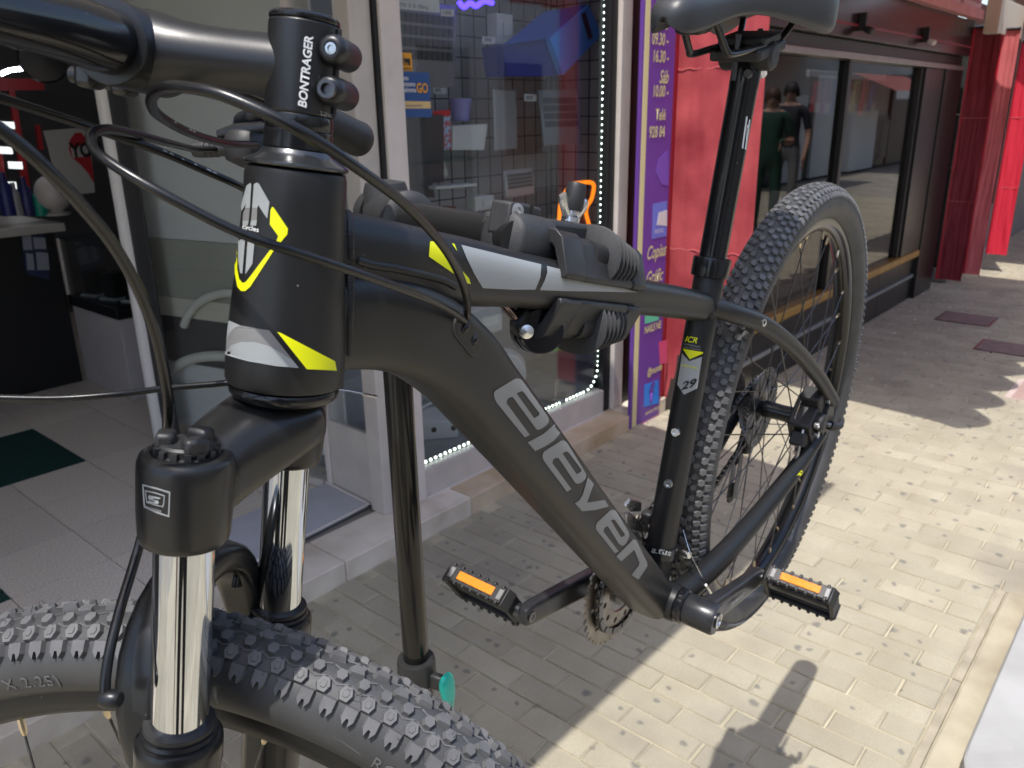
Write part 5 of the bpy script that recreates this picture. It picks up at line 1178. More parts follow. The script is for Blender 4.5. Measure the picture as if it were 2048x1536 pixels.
for k, pts in enumerate(([(368, 652), (378, 628), (400, 604), (430, 590), (462, 587), (500, 600), (530, 630)], [(308, 790), (330, 752), (368, 724), (412, 713), (460, 714), (510, 730), (540, 760)])):
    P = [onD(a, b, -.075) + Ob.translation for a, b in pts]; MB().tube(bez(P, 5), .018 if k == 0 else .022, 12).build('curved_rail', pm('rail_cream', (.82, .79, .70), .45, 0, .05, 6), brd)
ramp = seth(thing('threshold_ramp', 'grey metal threshold ramp lying in the shop entrance', 'ramp', (1.43, 2.31, .07)))
MB().add([Vector(p) for p in ((-.30, .15, .001), (.25, .125, .001), (.25, -.135, .001), (-.27, -.165, .001), (-.30, .15, .022), (.25, .125, .022), (.25, -.135, .010), (-.27, -.165, .010))], [(0, 1, 2, 3), (7, 6, 5, 4), (0, 4, 5, 1), (1, 5, 6, 2), (2, 6, 7, 3), (3, 7, 4, 0)]).build('ramp_plate', pm('ramp_grey', (.46, .46, .50), .5, .0, .06, 12), ramp, 0, .003)
for a, b in (((-.27, -.165, .0125), (.25, -.135, .0125)), ((.25, .125, .0245), (.25, -.135, .0125))): MB().tube([a, b], .004, 8).build('ramp_edge', ALUW, ramp)
# ---- room behind: walls, ceiling, counter, case, shelves
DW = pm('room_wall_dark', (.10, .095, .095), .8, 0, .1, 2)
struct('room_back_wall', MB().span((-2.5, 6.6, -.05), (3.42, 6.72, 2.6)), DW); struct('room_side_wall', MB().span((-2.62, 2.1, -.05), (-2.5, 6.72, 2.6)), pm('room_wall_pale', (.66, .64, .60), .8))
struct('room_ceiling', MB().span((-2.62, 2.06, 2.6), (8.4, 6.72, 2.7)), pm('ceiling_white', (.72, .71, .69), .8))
struct('entrance_wall', MB().span((-6, 2.0, -.05), (-1.9, 2.09, 2.6)), pm('facade_white', (.66, .64, .60), .85, 0, .06, 2, .2, 40))
ctr = seth(thing('shop_counter', 'black shop counter with pale top deep inside the dark shop', 'counter', (1.0, 4.85, .07)))
Oc = Matrix.Translation((-1.0, -4.85, -.07))
MB().span((-.4, 4.62, .071), (1.66, 5.2, .90)).build('counter_front', pm('counter_black', (.010, .010, .011), .4), ctr, 0, .004, M=Oc)
MB().span((-.45, 4.56, .902), (1.70, 5.25, .945)).build('counter_top', pm('counter_top_pale', (.46, .43, .39), .4, 0, .06, 5), ctr, 0, .006, M=Oc)
fl_ = flat('notice_poster', 'dark blue poster with pale notes taped on the counter front', 'poster', [(40, 455), (88, 462), (100, 560), (52, 548)], 4.612, .002, pm('poster_navy', (.02, .03, .08), .6))
for (x0, y0, x1, y1) in ((44, 468, 62, 500), (66, 474, 90, 498), (52, 506, 66, 540), (72, 504, 96, 540)): quad_y('note', [(x0, y0), (x1, y0 + 2), (x1 + 3, y1), (x0 + 3, y1)], 4.609, .002, pm('note_grey', (.30, .31, .36), .7), fl_)
cs_ = seth(thing('glass_case', 'small glass showcase on a pale cabinet beside the counter', 'showcase', (1.95, 4.35, .07)))
Ok = Matrix.Translation((-1.95, -4.35, -.07))
MB().span((1.68, 4.06, .071), (2.3, 4.62, .50)).build('case_cabinet', pm('cabinet_pale', (.55, .52, .52), .5, 0, .05, 6), cs_, 0, .004, M=Ok)
MB().span((1.67, 4.05, .502), (2.3, 4.63, .56)).build('case_base', GLOSSB, cs_, 0, .004, M=Ok)
MB().span((1.675, 4.055, .562), (2.3, 4.062, .86)).build('case_pane', GLS, cs_, 0, M=Ok); MB().span((1.675, 4.064, .562), (1.682, 4.62, .86)).build('case_pane', GLS, cs_, 0, M=Ok)
MB().span((1.67, 4.05, .862), (2.3, 4.63, .872)).build('case_lid', glass('shelf_glass'), cs_, 0, M=Ok)
MB().span((1.664, 4.612, .562), (1.676, 4.632, .862)).build('case_corner', ALUW, cs_, 0, M=Ok)
for k, (x, y) in enumerate(((1.78, 4.50), (1.80, 4.32), (1.84, 4.16))): 
    t_ = seth(thing('boxed_item', ('black boxed camera at the back of the glass showcase', 'black boxed camera in the middle of the glass showcase', 'black boxed camera at the front of the glass showcase')[k], 'box', (x, y, .56))); MB().box((0, 0, .07), (.09, .09, .13), Matrix.Rotation(.3, 3, 'Z')).build('item_box', GLOSSB, t_, 0, .004); MB().box((0, 0, .004), (.13, .12, .008), Matrix.Rotation(.3, 3, 'Z')).build('item_stand', WPL, t_, 0, .002)
CP = Vector((.05, 4.8, 1.0))
gl_ = seth(thing('globe_lamp', 'white globe lamp standing on the counter top', 'lamp', onY(116, 430, 4.72)))
MB().lathe([(.001, .0), (.06, .0), (.065, .012), (.03, .02)] + [(.095 * math.sin(R_(a)), .115 - .095 * math.cos(R_(a))) for a in range(20, 181, 12)], (0, 0, 0), (0, 0, 1), 32).build('globe', pm('globe_white', (.62, .56, .52), .35), gl_, 60)
for i, (px, py, h_, r_, c_, lab) in enumerate(((84, 432, .15, .035, (.01, .30, .20), 'green bottle next to the globe lamp'), (60, 432, .20, .03, (.03, .03, .14), 'dark blue bottle on the counter top'), (38, 432, .17, .026, (.35, .33, .33), 'pale bottle on the counter top'), (20, 432, .22, .035, (.02, .025, .16), 'large navy bottle on the counter top'))):
    t_ = seth(thing('bottle', lab, 'bottle', onY(px, py, 4.74))); MB().lathe([(.001, 0), (r_, .002), (r_, h_ * .68), (r_ * .45, h_ * .82), (r_ * .45, h_), (.001, h_)], (0, 0, 0), (0, 0, 1), 18).build('bottle_body', pm('bottle_%d' % i, c_, .3), t_, 40)
shf = seth(thing('red_shelving', 'dark red metal shelving against the left of the dark shop', 'shelving', onY(40, 400, 5.6)))
REDS = pm('shelf_red', (.28, .012, .015), .45); osf = onY(40, 400, 5.6)
def shq(name, pts, th=.03): A_ = [onY(a, b, 5.6) - osf for a, b in pts]; return MB().rings([A_, [p + Vector((0, th, 0)) for p in A_]]).build(name, REDS, shf)
shq('shelf_beam', [(-60, 155), (85, 158), (90, 180), (-60, 182)]); shq('shelf_upright', [(18, 182), (30, 182), (62, 380), (48, 380)]); shq('shelf_upright', [(72, 250), (80, 250), (88, 300), (80, 300)]); shq('shelf_upright', [(-6, 300), (4, 300), (20, 420), (8, 420)])
fan = seth(thing('round_speaker', 'round black speaker hanging in the dark shop', 'speaker', onY(87, 118, 4.4)))
MB().lathe([(.001, .02), (.045, .02), (.05, 0), (.085, -.01), (.105, 0), (.11, .02), (.10, .05), (.001, .06)], (0, 0, 0), (-.35, -.93, -.05), 32).build('speaker_shell', pm('speaker_black', (.02, .02, .024), .3), fan, 40)
sg2 = flat('wall_poster', 'white poster with red map pin logo in the dark shop', 'poster', [(88, 262), (178, 254), (190, 385), (122, 392)], 4.45, .01, pm('poster_white', (.45, .44, .42), .6))
pin = [onY(a, b, 4.448) - onY(144, 322, 4.45) for a, b in ((138, 292), (144, 270), (156, 264), (170, 270), (180, 295), (186, 330), (188, 360), (180, 352), (160, 330), (145, 312))]
pin_c = sum((onY(px, py, 4.45) for px, py in [(88, 262), (178, 254), (190, 385), (122, 392)]), Vector()) / 4
pp = [onY(a, b, 4.446) - pin_c for a, b in ((138, 300), (140, 280), (150, 266), (162, 265), (173, 278), (180, 305), (186, 340), (188, 366), (176, 346), (160, 328), (145, 316))]
MB().rings([pp, [p + Vector((0, .002, 0)) for p in pp]]).build('map_pin', pm('pin_red', (.42, .02, .03), .6), sg2)
pp = [onY(a, b, 4.444) - pin_c for a, b in ((141, 296), (174, 290), (179, 312), (146, 316))]
MB().rings([pp, [p + Vector((0, .001, 0)) for p in pp]]).build('pin_label', pm('poster_white', (.45, .44, .42), .6), sg2)
text_y('YOU', 144, 314, 4.442, .095, BLKD, sg2, 'poster_lettering', bold=.004, xs=.75)
for k, (pts, lab, em) in enumerate((([(2, 148), (20, 140), (58, 136)], 'white led tube at the far left inside the dark shop', (.8, .85, 1)), ([(112, 124), (128, 120), (140, 114)], 'short white led tube right of the round speaker', (.8, .85, 1)))):
    c = onY(*pts[1], 4.9); t_ = seth(thing('led_tube', lab, 'lamp', c)); MB().tube([onY(a, b, 4.9) - c for a, b in pts], .010, 8).build('tube', pm('tube_light', (1, 1, 1), .5, 0, emit=em, es=30), t_)
# ---- back of room screens: rows of small lit things
for k, (px, py) in enumerate(((14, 250), (10, 300), (30, 330), (18, 370))):
    flat('lit_screen', ('topmost', 'second highest', 'third highest', 'lowest')[k] + ' pale lit screen at far left of the dark shop', 'screen', [(px - 14, py - 7), (px + 14, py - 6), (px + 16, py + 8), (px - 12, py + 7)], 5.55, .004, pm('screen_pale', (.3, .3, .3), .5, 0, emit=(.75, .8, .8), es=.9))
# ---- purple banner board at the corner of the two shops
PUR = pm('banner_purple', (.155, .055, .34), .55, 0, .06, 3); YLW = pm('banner_yellow', (.72, .66, .34), .6); 
ban = seth(thing('banner_board', 'narrow purple banner board with yellow lettering and social icons', 'banner', (3.2, 1.93, 0)))
Obn = Matrix.Translation((-3.2, -1.93, 0))
MB().span((3.075, 1.93, .004), (3.345, 1.945, 2.3)).build('board', PUR, ban, 0, .002, M=Obn)
MB().span((3.092, 1.9275, .006), (3.128, 1.9298, 2.3)).build('edge_stripe', YLW, ban, 0, M=Obn)
by = 1.9285
for s_, px, py, sz, sh_ in (('Lunes a', 1303, 55, .058, .3), ('09.30 -', 1303, 88, .066, .1), ('16.30 -', 1304, 123, .066, .1), ('Sáb', 1318, 166, .075, .3), ('10.00 -', 1304, 193, .066, .1), ('Telé', 1310, 240, .066, .1), ('928 84', 1297, 275, .066, .1), ('Copias', 1292, 520, .085, .35), ('Gráfic', 1290, 570, .085, .35), ('NAILS NE', 1288, 668, .050, .1), ('@mundo', 1294, 752, .050, .1)):
    text_y(s_, px, py, by, sz, YLW, ban, 'banner_lettering', shear=sh_, bold=.0012, xs=.72)
def icon(name, pts, mat, yy=by): return quad_y(name, pts, yy, .001, mat, ban)
icon('car_icon', [(1306, 408), (1334, 402), (1333, 472), (1304, 478)], pm('icon_blue', (.16, .22, .72), .5))
icon('car_glyph', [(1314, 450), (1318, 425), (1334, 420), (1334, 452)], WHT, by - .001)
text_y('PARKING', 1308, 468, by - .001, .028, WHT, ban, 'banner_lettering', xs=.7)
icon('chat_icon', [(1290, 616), (1316, 608), (1318, 640), (1290, 648)], pm('icon_green', (.12, .62, .38), .5))
icon('photo_icon', [(1318, 684), (1334, 680), (1334, 726), (1320, 728)], pm('icon_pink', (.72, .10, .22), .5))
icon('network_icon', [(1289, 770), (1316, 760), (1318, 806), (1288, 814)], pm('icon_azure', (.03, .24, .80), .5))
text_y('f', 1298, 806, by - .001, .14, PUR, ban, 'banner_lettering', bold=.004)
text_y('www.mundo', 1290, 832, by, .04, YLW, ban, 'banner_lettering', xs=.8)
icon('pink_patch', [(1284, 846), (1335, 822), (1335, 838), (1284, 862)], pm('banner_pink', (.62, .20, .42), .5))
icon('round_emblem', [(1312, 345), (1318, 318), (1336, 300), (1337, 372), (1322, 368)], pm('emblem_violet', (.20, .10, .52), .5))
# ---- red awning side curtains (pleated cloth)
REDC = pm('awning_cloth_red', (.55, .035, .055), .75, 0, .12, 6, .5, 260, sheen=.3)
REDF = pm('awning_cloth_faded', (.66, .16, .17), .8, 0, .10, 6, .5, 260)
def curtain(label, X, y0, y1, z0, z1, mat, folds=4, amp=.018, lean=0.0, edge=.010):
    t_ = seth(thing('awning_curtain', label, 'curtain', (X, (y0 + y1) / 2, z0), 'red awning side curtains')); mb = MB(); nU, nV = 40, 44; F = []; V = []
    for j in range(nV + 1):
        for i in range(nU + 1):
            u = i / nU; v = j / nV; y = y0 + (y1 - y0) * u; z = z0 + (z1 - z0) * v
            V.append(Vector((amp * math.sin(u * folds * 2 * math.pi + .8 * math.sin(v * 3)) + lean * v + .006 * noise.noise(Vector((u * 5, v * 9 + X, X))) + .003 * noise.noise(Vector((u * 16, v * 6, X * 2))), y - (y0 + y1) / 2, z - z0)))
    n_ = len(V); V += [p + Vector((.004, 0, 0)) for p in V]
    for j in range(nV):
        for i in range(nU):
            a = j * (nU + 1) + i; q_ = (a, a + 1, a + nU + 2, a + nU + 1); F += [q_, tuple(k + n_ for k in q_)[::-1]]
    for i in range(nU): F += [(i, i + n_, i + 1 + n_, i + 1)]; b = nV * (nU + 1) + i; F += [(b, b + 1, b + 1 + n_, b + n_)]
    for j in range(nV): a = j * (nU + 1); F += [(a, a + nU + 1, a + nU + 1 + n_, a + n_)]; b = a + nU; F += [(b, b + n_, b + nU + 1 + n_, b + nU + 1)]
    mb.add(V, F); c_ = mb.build('curtain_cloth', mat, t_, 60)
    for k, z in enumerate((.33, .66)):
        pts = [Vector((amp * math.sin(i / 24 * folds * 2 * math.pi + .8 * math.sin(z * 3)) - .0015, y0 + (y1 - y0) * i / 24 - (y0 + y1) / 2, (z1 - z0) * z + .004 * math.sin(i * 1.7))) for i in range(25)]
        MB().tube(pts, .0018, 5).build('curtain_seam', REDF, t_)
    MB().tube([Vector((lean, y0 - (y0 + y1) / 2, z1 - z0)), Vector((lean, y1 - (y0 + y1) / 2, z1 - z0))], .012, 10).build('curtain_rod', DSTEEL, t_)
    MB().tube([Vector((0, y1 - (y0 + y1) / 2, 0)), Vector((lean, y1 - (y0 + y1) / 2, z1 - z0))], edge, 14).build('curtain_edge', pm('curtain_edge_crimson', (.42, .010, .028), .35, 0, .1, 6), t_)
curtain('tall red side curtain of awning behind the purple banner', 3.43, 1.55, 1.985, .02, 2.45, pm('awning_cloth_worn', (.42, .035, .05), .62, 0, .3, 4, .7, 200, col2=(.60, .10, .11)), .5, .010, edge=.028)
curtain('dark red side curtain at the far end of the dark shopfront', 7.45, 1.50, 1.69, .06, 2.02, pm('awning_cloth_dark', (.22, .018, .03), .7, 0, .12, 6, .4, 240), .5, .01)
curtain('faded red curtain strip beside the end of the dark shopfront', 7.60, 1.40, 1.52, .10, 2.00, REDF, .5, .008)
curtain('bright red curtain strip furthest along the street', 8.40, 1.36, 1.52, .16, 1.95, pm('awning_cloth_bright', (.72, .02, .05), .7), .5, .008)
# ---- dark shopfront
BLG = pm('granite_black', (.013, .013, .014), .28, 0, .4, 120); BRN = pm('window_bronze', (.03, .028, .027), .35, .3, .1, 8); GOLD = pm('rail_brass', (.42, .24, .06), .38, .55, .15, 12, rv=.06)
dsf = seth(thing('dark_shopfront', 'black shopfront with large panes and brass coloured rail beyond the red curtain', 'shopfront', (5.2, 1.72, 0)))
Os = Matrix.Translation((-5.2, -1.72, 0))
db = lambda a, b, n, m_, bv=.003, p=None: MB().span(a, b).build(n, m_, p or dsf, 0, bv, M=Os)
for k in range(4): db((3.47 + k * .84, 1.72, .004), (3.47 + k * .84 + .836, 1.80, .17), 'plinth_panel', BLG); db((3.47 + k * .84, 1.725, .198), (3.47 + k * .84 + .836, 1.80, .335), 'base_panel', BLG)
db((3.47, 1.712, .172), (6.82, 1.80, .196), 'base_strip', pm('strip_grey', (.22, .225, .22), .5))
db((3.47, 1.690, .337), (6.82, 1.80, .395), 'brass_rail', GOLD, .012)
for x in (3.47, 4.90, 6.30): db((x, 1.715, .397), (x + .05, 1.78, 1.70), 'window_mullion', BRN)
for a, b in ((3.521, 4.899), (4.951, 6.299)): db((a, 1.745, .397), (b, 1.751, 1.699), 'shop_pane', GLD, 0)
db((6.352, 1.70, .397), (6.82, 1.80, 1.70), 'pier_panel', BLG); db((6.822, 1.69, .004), (7.30, 1.80, 1.72), 'pier_panel', BLG)
db((3.47, 1.68, 1.702), (7.30, 1.80, 1.735), 'head_strip', pm('head_metal', (.36, .33, .32), .3, .7, .1, 10)); db((3.47, 1.705, 1.737), (7.30, 1.80, 1.80), 'head_strip', BRN); db((3.47, 1.66, 1.802), (7.30, 1.80, 2.05), 'fascia_panel', pm('fascia_maroon', (.028, .015, .017), .2, 0, .2, 3))
db((3.47, 1.655, 1.86), (7.30, 1.659, 1.875), 'fascia_trim', pm('trim_red', (.22, .03, .04), .4))
for x in (4.8, 6.0):
    l_ = db((x, 1.62, 1.84), (x + .025, 1.659, 1.93), 'lamp_bracket', GASK)
    MB().box((x + .012 - 5.2, 1.60 - 1.72, 1.84), (.06, .045, .035), Matrix.Rotation(.4, 3, 'X')).build('spot_lamp', WPL if x > 5.5 else GASK, l_, 0, .01)
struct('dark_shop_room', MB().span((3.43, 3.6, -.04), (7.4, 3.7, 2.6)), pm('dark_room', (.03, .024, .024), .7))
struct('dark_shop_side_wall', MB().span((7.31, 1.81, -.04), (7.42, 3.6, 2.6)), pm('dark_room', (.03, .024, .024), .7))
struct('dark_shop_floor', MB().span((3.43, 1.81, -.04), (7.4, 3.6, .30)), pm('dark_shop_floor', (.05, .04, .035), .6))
# goods behind the dark panes; hanging row added to imitate reflected colours
COLS = [(.45, .03, .05), (.20, .05, .22), (.05, .05, .25), (.55, .04, .06), (.30, .28, .05), (.50, .05, .06), (.08, .08, .30)]
for k in range(7):
    x = 5.05 + k * .17
    t_ = seth(thing('hanging_packet', ['crimson', 'plum', 'navy', 'scarlet', 'mustard', 'red', 'indigo'][k] + ' packet hanging in a row at the top of the dark pane', 'packet', (x, 1.95, 1.42), 'packets hanging behind the dark pane'))
    MB().box((0, 0, .09), (.10, .03, .17 + .03 * (k % 3))).build('packet_bag', pm('packet_%d' % k, COLS[k], .4), t_, 0, .006); MB().box((0, -.018, .03), (.07, .004, .05)).build('packet_label', pm('packet_label', (.6, .5, .48), .5), t_, 0)
hr = seth(thing('hanging_rail', 'pale rail with packets inside the dark shopfront window', 'rail', (5.6, 1.95, 1.62))); MB().box((0, 0, .02), (1.4, .02, .04)).build('rail_bar', WPL, hr, 0, .004)
for k, (x, h_, c_) in enumerate(((3.9, .35, (.20, .12, .06)), (4.4, .5, (.06, .05, .05)), (5.4, .42, (.30, .24, .18)), (5.9, .3, (.10, .04, .04)))):
    t_ = seth(thing('display_stand', ('brown', 'black', 'tan', 'maroon')[k] + ' display stand behind the dark shop panes', 'display stand', (x, 2.3, .30))); MB().box((0, 0, h_ / 2), (.28, .28, h_)).build('stand_box', pm('stand_%d' % k, c_, .5), t_, 0, .01); MB().lathe([(.01, h_), (.05, h_), (.06, h_ + .12), (.03, h_ + .2), (.001, h_ + .2)], (0, 0, 0), (0, 0, 1), 16).build('stand_item', WPL, t_, 40)
# ---- granite pier and shops further on
gp_ = seth(thing('granite_pier', 'dark green granite wall pier between two red curtains', 'wall', (8.2, 1.72, 0))); Og = Matrix.Translation((-8.2, -1.72, 0))
for k in range(2):
    for j in range(5): MB().span((7.64 + k * .72, 1.735, .12 + j * .42), (7.64 + k * .72 + .717, 1.80, .12 + j * .42 + .417)).build('granite_slab', pm('granite_green', (.055, .065, .06), .3, 0, .45, 150), gp_, 0, .002, M=Og)
MB().span((7.62, 1.65, .004), (9.1, 1.80, .118)).build('granite_skirting', pm('skirting_grey', (.30, .29, .27), .6), gp_, 0, .004, M=Og)
far = seth(thing('far_shopfront', 'plain grey shopfront furthest along the street', 'shopfront', (11.5, 1.75, 0))); Of = Matrix.Translation((-11.5, -1.75, 0))
MB().span((9.1, 1.75, .004), (16, 1.85, 2.6)).build('front_wall', pm('far_wall', (.22, .20, .19), .8, 0, .1, 2), far, 0, M=Of)
for x in (9.5, 11.2, 12.9): w2 = MB().span((x, 1.735, .5), (x + 1.2, 1.748, 2.2)).build('front_window', BRN, far, 0, M=Of)
# ---- awnings: sloping cloth with valance, front bar and arms
def awning(label, X0, X1, yw, zw, yf, zf, val, scallop, mat, pitch=.26, name='awning'):
    t_ = seth(thing(name, label, 'awning', ((X0 + X1) / 2, yw, zw))); Oa = Matrix.Translation((-(X0 + X1) / 2, -yw, -zw))
    n = max(2, int((X1 - X0) / .5)); V = []
    sl2 = MB(); th = .004
    sl2.add([Vector((X0, yw, zw)), Vector((X1, yw, zw)), Vector((X1, yf, zf)), Vector((X0, yf, zf)), Vector((X0, yw, zw + th)), Vector((X1, yw, zw + th)), Vector((X1, yf, zf + th)), Vector((X0, yf, zf + th))], [(0, 1, 2, 3), (7, 6, 5, 4), (0, 4, 5, 1), (1, 5, 6, 2), (2, 6, 7, 3), (3, 7, 4, 0)])
    sl2.build('awning_cloth', mat, t_, 0, M=Oa)
    # valance
    if val:
        top, bot = [], []; K_ = int((X1 - X0) / (pitch / 8))
        for i in range(K_ + 1):
            x = X0 + (X1 - X0) * i / K_; dz = abs(math.sin((x - X0) / pitch * math.pi)) * scallop
            top.append(Vector((x, yf - .004, zf + .002))); bot.append(Vector((x, yf - .05 - (val - scallop) * .5 - dz, zf - .03 - val * .4)))
        mb = MB(); mb.rings([top, bot], cap=False, loop=False); mb.rings([[p + Vector((0, -.003, 0)) for p in bot], [p + Vector((0, -.003, 0)) for p in top]], cap=False, loop=False)
        mb.build('valance', mat, t_, 0, M=Oa, fixn=False)
    MB().tube([Vector((X0, yf, zf - .006)), Vector((X1, yf, zf - .006))], .018, 12).build('front_bar', ALUW, t_, M=Oa)
    MB().tube([Vector((X0, yw, zw + .01)), Vector((X1, yw, zw + .01))], .045, 14).build('roller_tube', ALUW, t_, M=Oa)
    for f in (.12, .88):
        x = X0 + (X1 - X0) * f; MB().tube([Vector((x, yw, zw - .08)), Vector((x + .02, (yw + yf) / 2, (zw + zf) / 2 - .09)), Vector((x, yf + .02, zf - .02))], .014, 10).build('folding_arm', ALUW, t_, M=Oa)
sx, sy = .3581, .1125
zf1 = 2.35; awning('pale roller awning over the phone shop and the bicycle', -.8, 3.09 - sx * zf1, 2.02, 2.75, .975 - sy * zf1, zf1, 0, 0, canvas('awning_canvas_pale', (.68, .66, .63), .35))
zf2 = 2.25; awning('red scalloped awning over the dark shopfront', 4.14 - sx * 2.4, 8.1 - sx * 2.3, 1.70, 2.62, .83 - sy * (zf2 - .1), zf2, .20, .11, canvas('awning_canvas_red', (.60, .26, .24), .5), .335)
awning('red awning over the furthest shopfront', 8.9 - sx * 2.3, 14, 1.70, 2.62, .70 - sy * zf2, zf2, .2, .06, canvas('awning_canvas_red', (.60, .26, .24), .5))
# ---- fascia sign boxes under the second awning
fsn = seth(thing('fascia_sign', 'pink and white fascia sign boxes above the dark shopfront', 'sign', (5.9, 1.63, 2.0))); Ofs = Matrix.Translation((-5.9, -1.63, -2.0))
MB().span((4.2, 1.60, 2.052), (7.28, 1.66, 2.12)).build('pink_band', pm('sign_pink', (.62, .27, .27), .55, 0, .1, 8), fsn, 0, .003, M=Ofs)
for k in range(5):
    x = 4.3 + k * .6; b_ = MB().span((x, 1.61, 2.122), (x + .5, 1.66, 2.42)).build('sign_box', pm('sign_lilac' if k % 2 else 'sign_rose', (.60, .52, .62) if k % 2 else (.66, .42, .42), .6), fsn, 0, .003, M=Ofs)
    for q_ in range(9): MB().span((x + .04 + q_ * .048, 1.606, 2.15), (x + .058 + q_ * .048, 1.6095, 2.39)).build('sign_stripe', pm('sign_stripe', (.42, .20, .24), .6), b_, 0, M=Ofs)
MB().span((7.32, 1.50, 1.96), (8.2, 1.60, 2.20)).build('cream_box', pm('sign_cream', (.66, .62, .50), .6), fsn, 0, .004, M=Ofs)
# ---- upper storeys of this side, and the opposite side of the street (seen in the reflections)
ub = seth(thing('upper_storey', 'pale rendered upper storey above the shops', 'building', (4, 2.3, 2.7)))
MB().span((-10, -.15, .0), (12, .25, 1.2)).build('upper_wall', pm('facade_white', (.66, .64, .60), .85), ub, 0)
WALLW = pm('house_white', (.74, .73, .70), .85, 0, .06, 1.5, .15, 40)
def house(name, label, x0, x1, y, h_, mat, doors, wins, aw=None):
    t_ = seth(thing(name, label, 'building', ((x0 + x1) / 2, y, 0))); Oh = Matrix.Translation((-(x0 + x1) / 2, -y, 0))
    MB().span((x0, y - 4, 0), (x1, y, h_)).build('wall', mat, t_, 0, M=Oh); MB().span((x0, y + .002, 0), (x1, y + .03, .35)).build('plinth', pm('plinth_grey', (.34, .33, .31), .8), t_, 0, M=Oh)
    for (a, b, z0, z1, dk_) in doors + wins:
        f_ = MB().span((a - .08, y + .002, z0 - .06 if z0 > .3 else 0), (b + .08, y + .05, z1 + .08)).build('window' if z0 > .3 else 'door', pm('trim_grey', (.62, .61, .58), .7), t_, 0, .004, M=Oh)
        MB().span((a, y + .052, max(z0, .02)), (b, y + .058, z1)).build('pane' if z0 > .3 else 'door_leaf', pm('opening_%s' % dk_, dict(g=(.04, .06, .035), b=(.12, .07, .045), d=(.03, .03, .035), w=(.5, .5, .48))[dk_], .35), f_, 0, M=Oh)
        if z0 < .3:
            for q_ in (.3, .6): MB().span((a + .1, y + .059, .3 + 2.6 * (q_ - .3)), (b - .1, y + .064, .3 + 2.6 * (q_ - .3) + .6)).build('door_panel', pm('door_panel', (.16, .10, .07), .5), f_, 0, M=Oh)
    MB().span((x0 - .05, y - .1, h_), (x1 + .05, y + .12, h_ + .12)).build('cornice', mat, t_, 0, M=Oh)
    return t_
house('white_house', 'white low house across the street with green and brown doors', 5.5, 14.5, -3.55, 3.3, WALLW, [(7.2, 8.1, 0, 2.25, 'g'), (10.2, 11.3, 0, 2.3, 'b'), (12.6, 13.5, 0, 2.2, 'd')], [(6.0, 6.8, .9, 2.1, 'd'), (8.8, 9.6, .9, 2.1, 'b')])
house('cream_house', 'cream house across the street behind the viewer', -8, 5.4, -3.65, 3.2, pm('house_cream', (.55, .53, .49), .85, 0, .06, 1.5), [(-1.5, -.4, 0, 2.3, 'b'), (3.2, 4.2, 0, 2.3, 'd')], [(-4, -2.6, .6, 2.2, 'd'), (.6, 2.4, .5, 2.2, 'w')])
fh = seth(thing('far_house', 'white house with green and brown doors, mirrored in the dark shop panes', 'building', (20, -3.5, 0)))
MB().span((-5.4, -4, 0), (8, 0, 3.4)).build('wall', pm('house_offwhite', (.50, .49, .46), .85), fh, 0)
def mz(px0, py0, px1, py1, name, mat, d=.05, parent=None, off=0.0):   # part of the house front that the pane mirrors at these picture points
    A_, B_ = onY(px0, py0, 7.0), onY(px1, py1, 7.0)
    return MB().span((A_.x - 20, .002 + off, max(0, min(A_.z, B_.z))), (B_.x - 20, .002 + off + d, max(A_.z, B_.z))).build(name, mat, parent or fh, 0)
dr = mz(1588, 208, 1622, 420, 'door', pm('opening_g', (.04, .06, .035), .35)); mz(1594, 215, 1616, 240, 'door_pane', pm('opening_d', (.03, .03, .035), .35), .02, dr, .06)
mz(1560, 190, 1584, 420, 'pilaster', pm('trim_white', (.78, .77, .74), .7), .12); mz(1626, 150, 1646, 420, 'pilaster', pm('trim_white', (.78, .77, .74), .7), .12); mz(1660, 180, 1680, 420, 'pilaster', pm('trim_grey', (.50, .49, .46), .7), .08)
mz(1694, 222, 1718, 430, 'pilaster', pm('trim_white', (.78, .77, .74), .7), .16)
d2 = mz(1720, 232, 1782, 330, 'door', pm('opening_b', (.16, .10, .065), .4), .06); mz(1728, 240, 1748, 312, 'door_panel', pm('door_panel', (.24, .17, .11), .5), .02, d2, .07); mz(1756, 240, 1776, 312, 'door_panel', pm('door_panel', (.24, .17, .11), .5), .02, d2, .07)
mz(1784, 150, 1812, 420, 'shutter', pm('shutter_brown', (.11, .055, .035), .5), .1); mz(1815, 150, 1836, 420, 'shutter', pm('opening_d', (.03, .03, .035), .35), .1); mz(1838, 150, 1880, 420, 'shutter', pm('shutter_brown', (.11, .055, .035), .5), .08)
mz(1470, 240, 1556, 420, 'shop_opening', pm('opening_d', (.03, .03, .035), .35), .06)
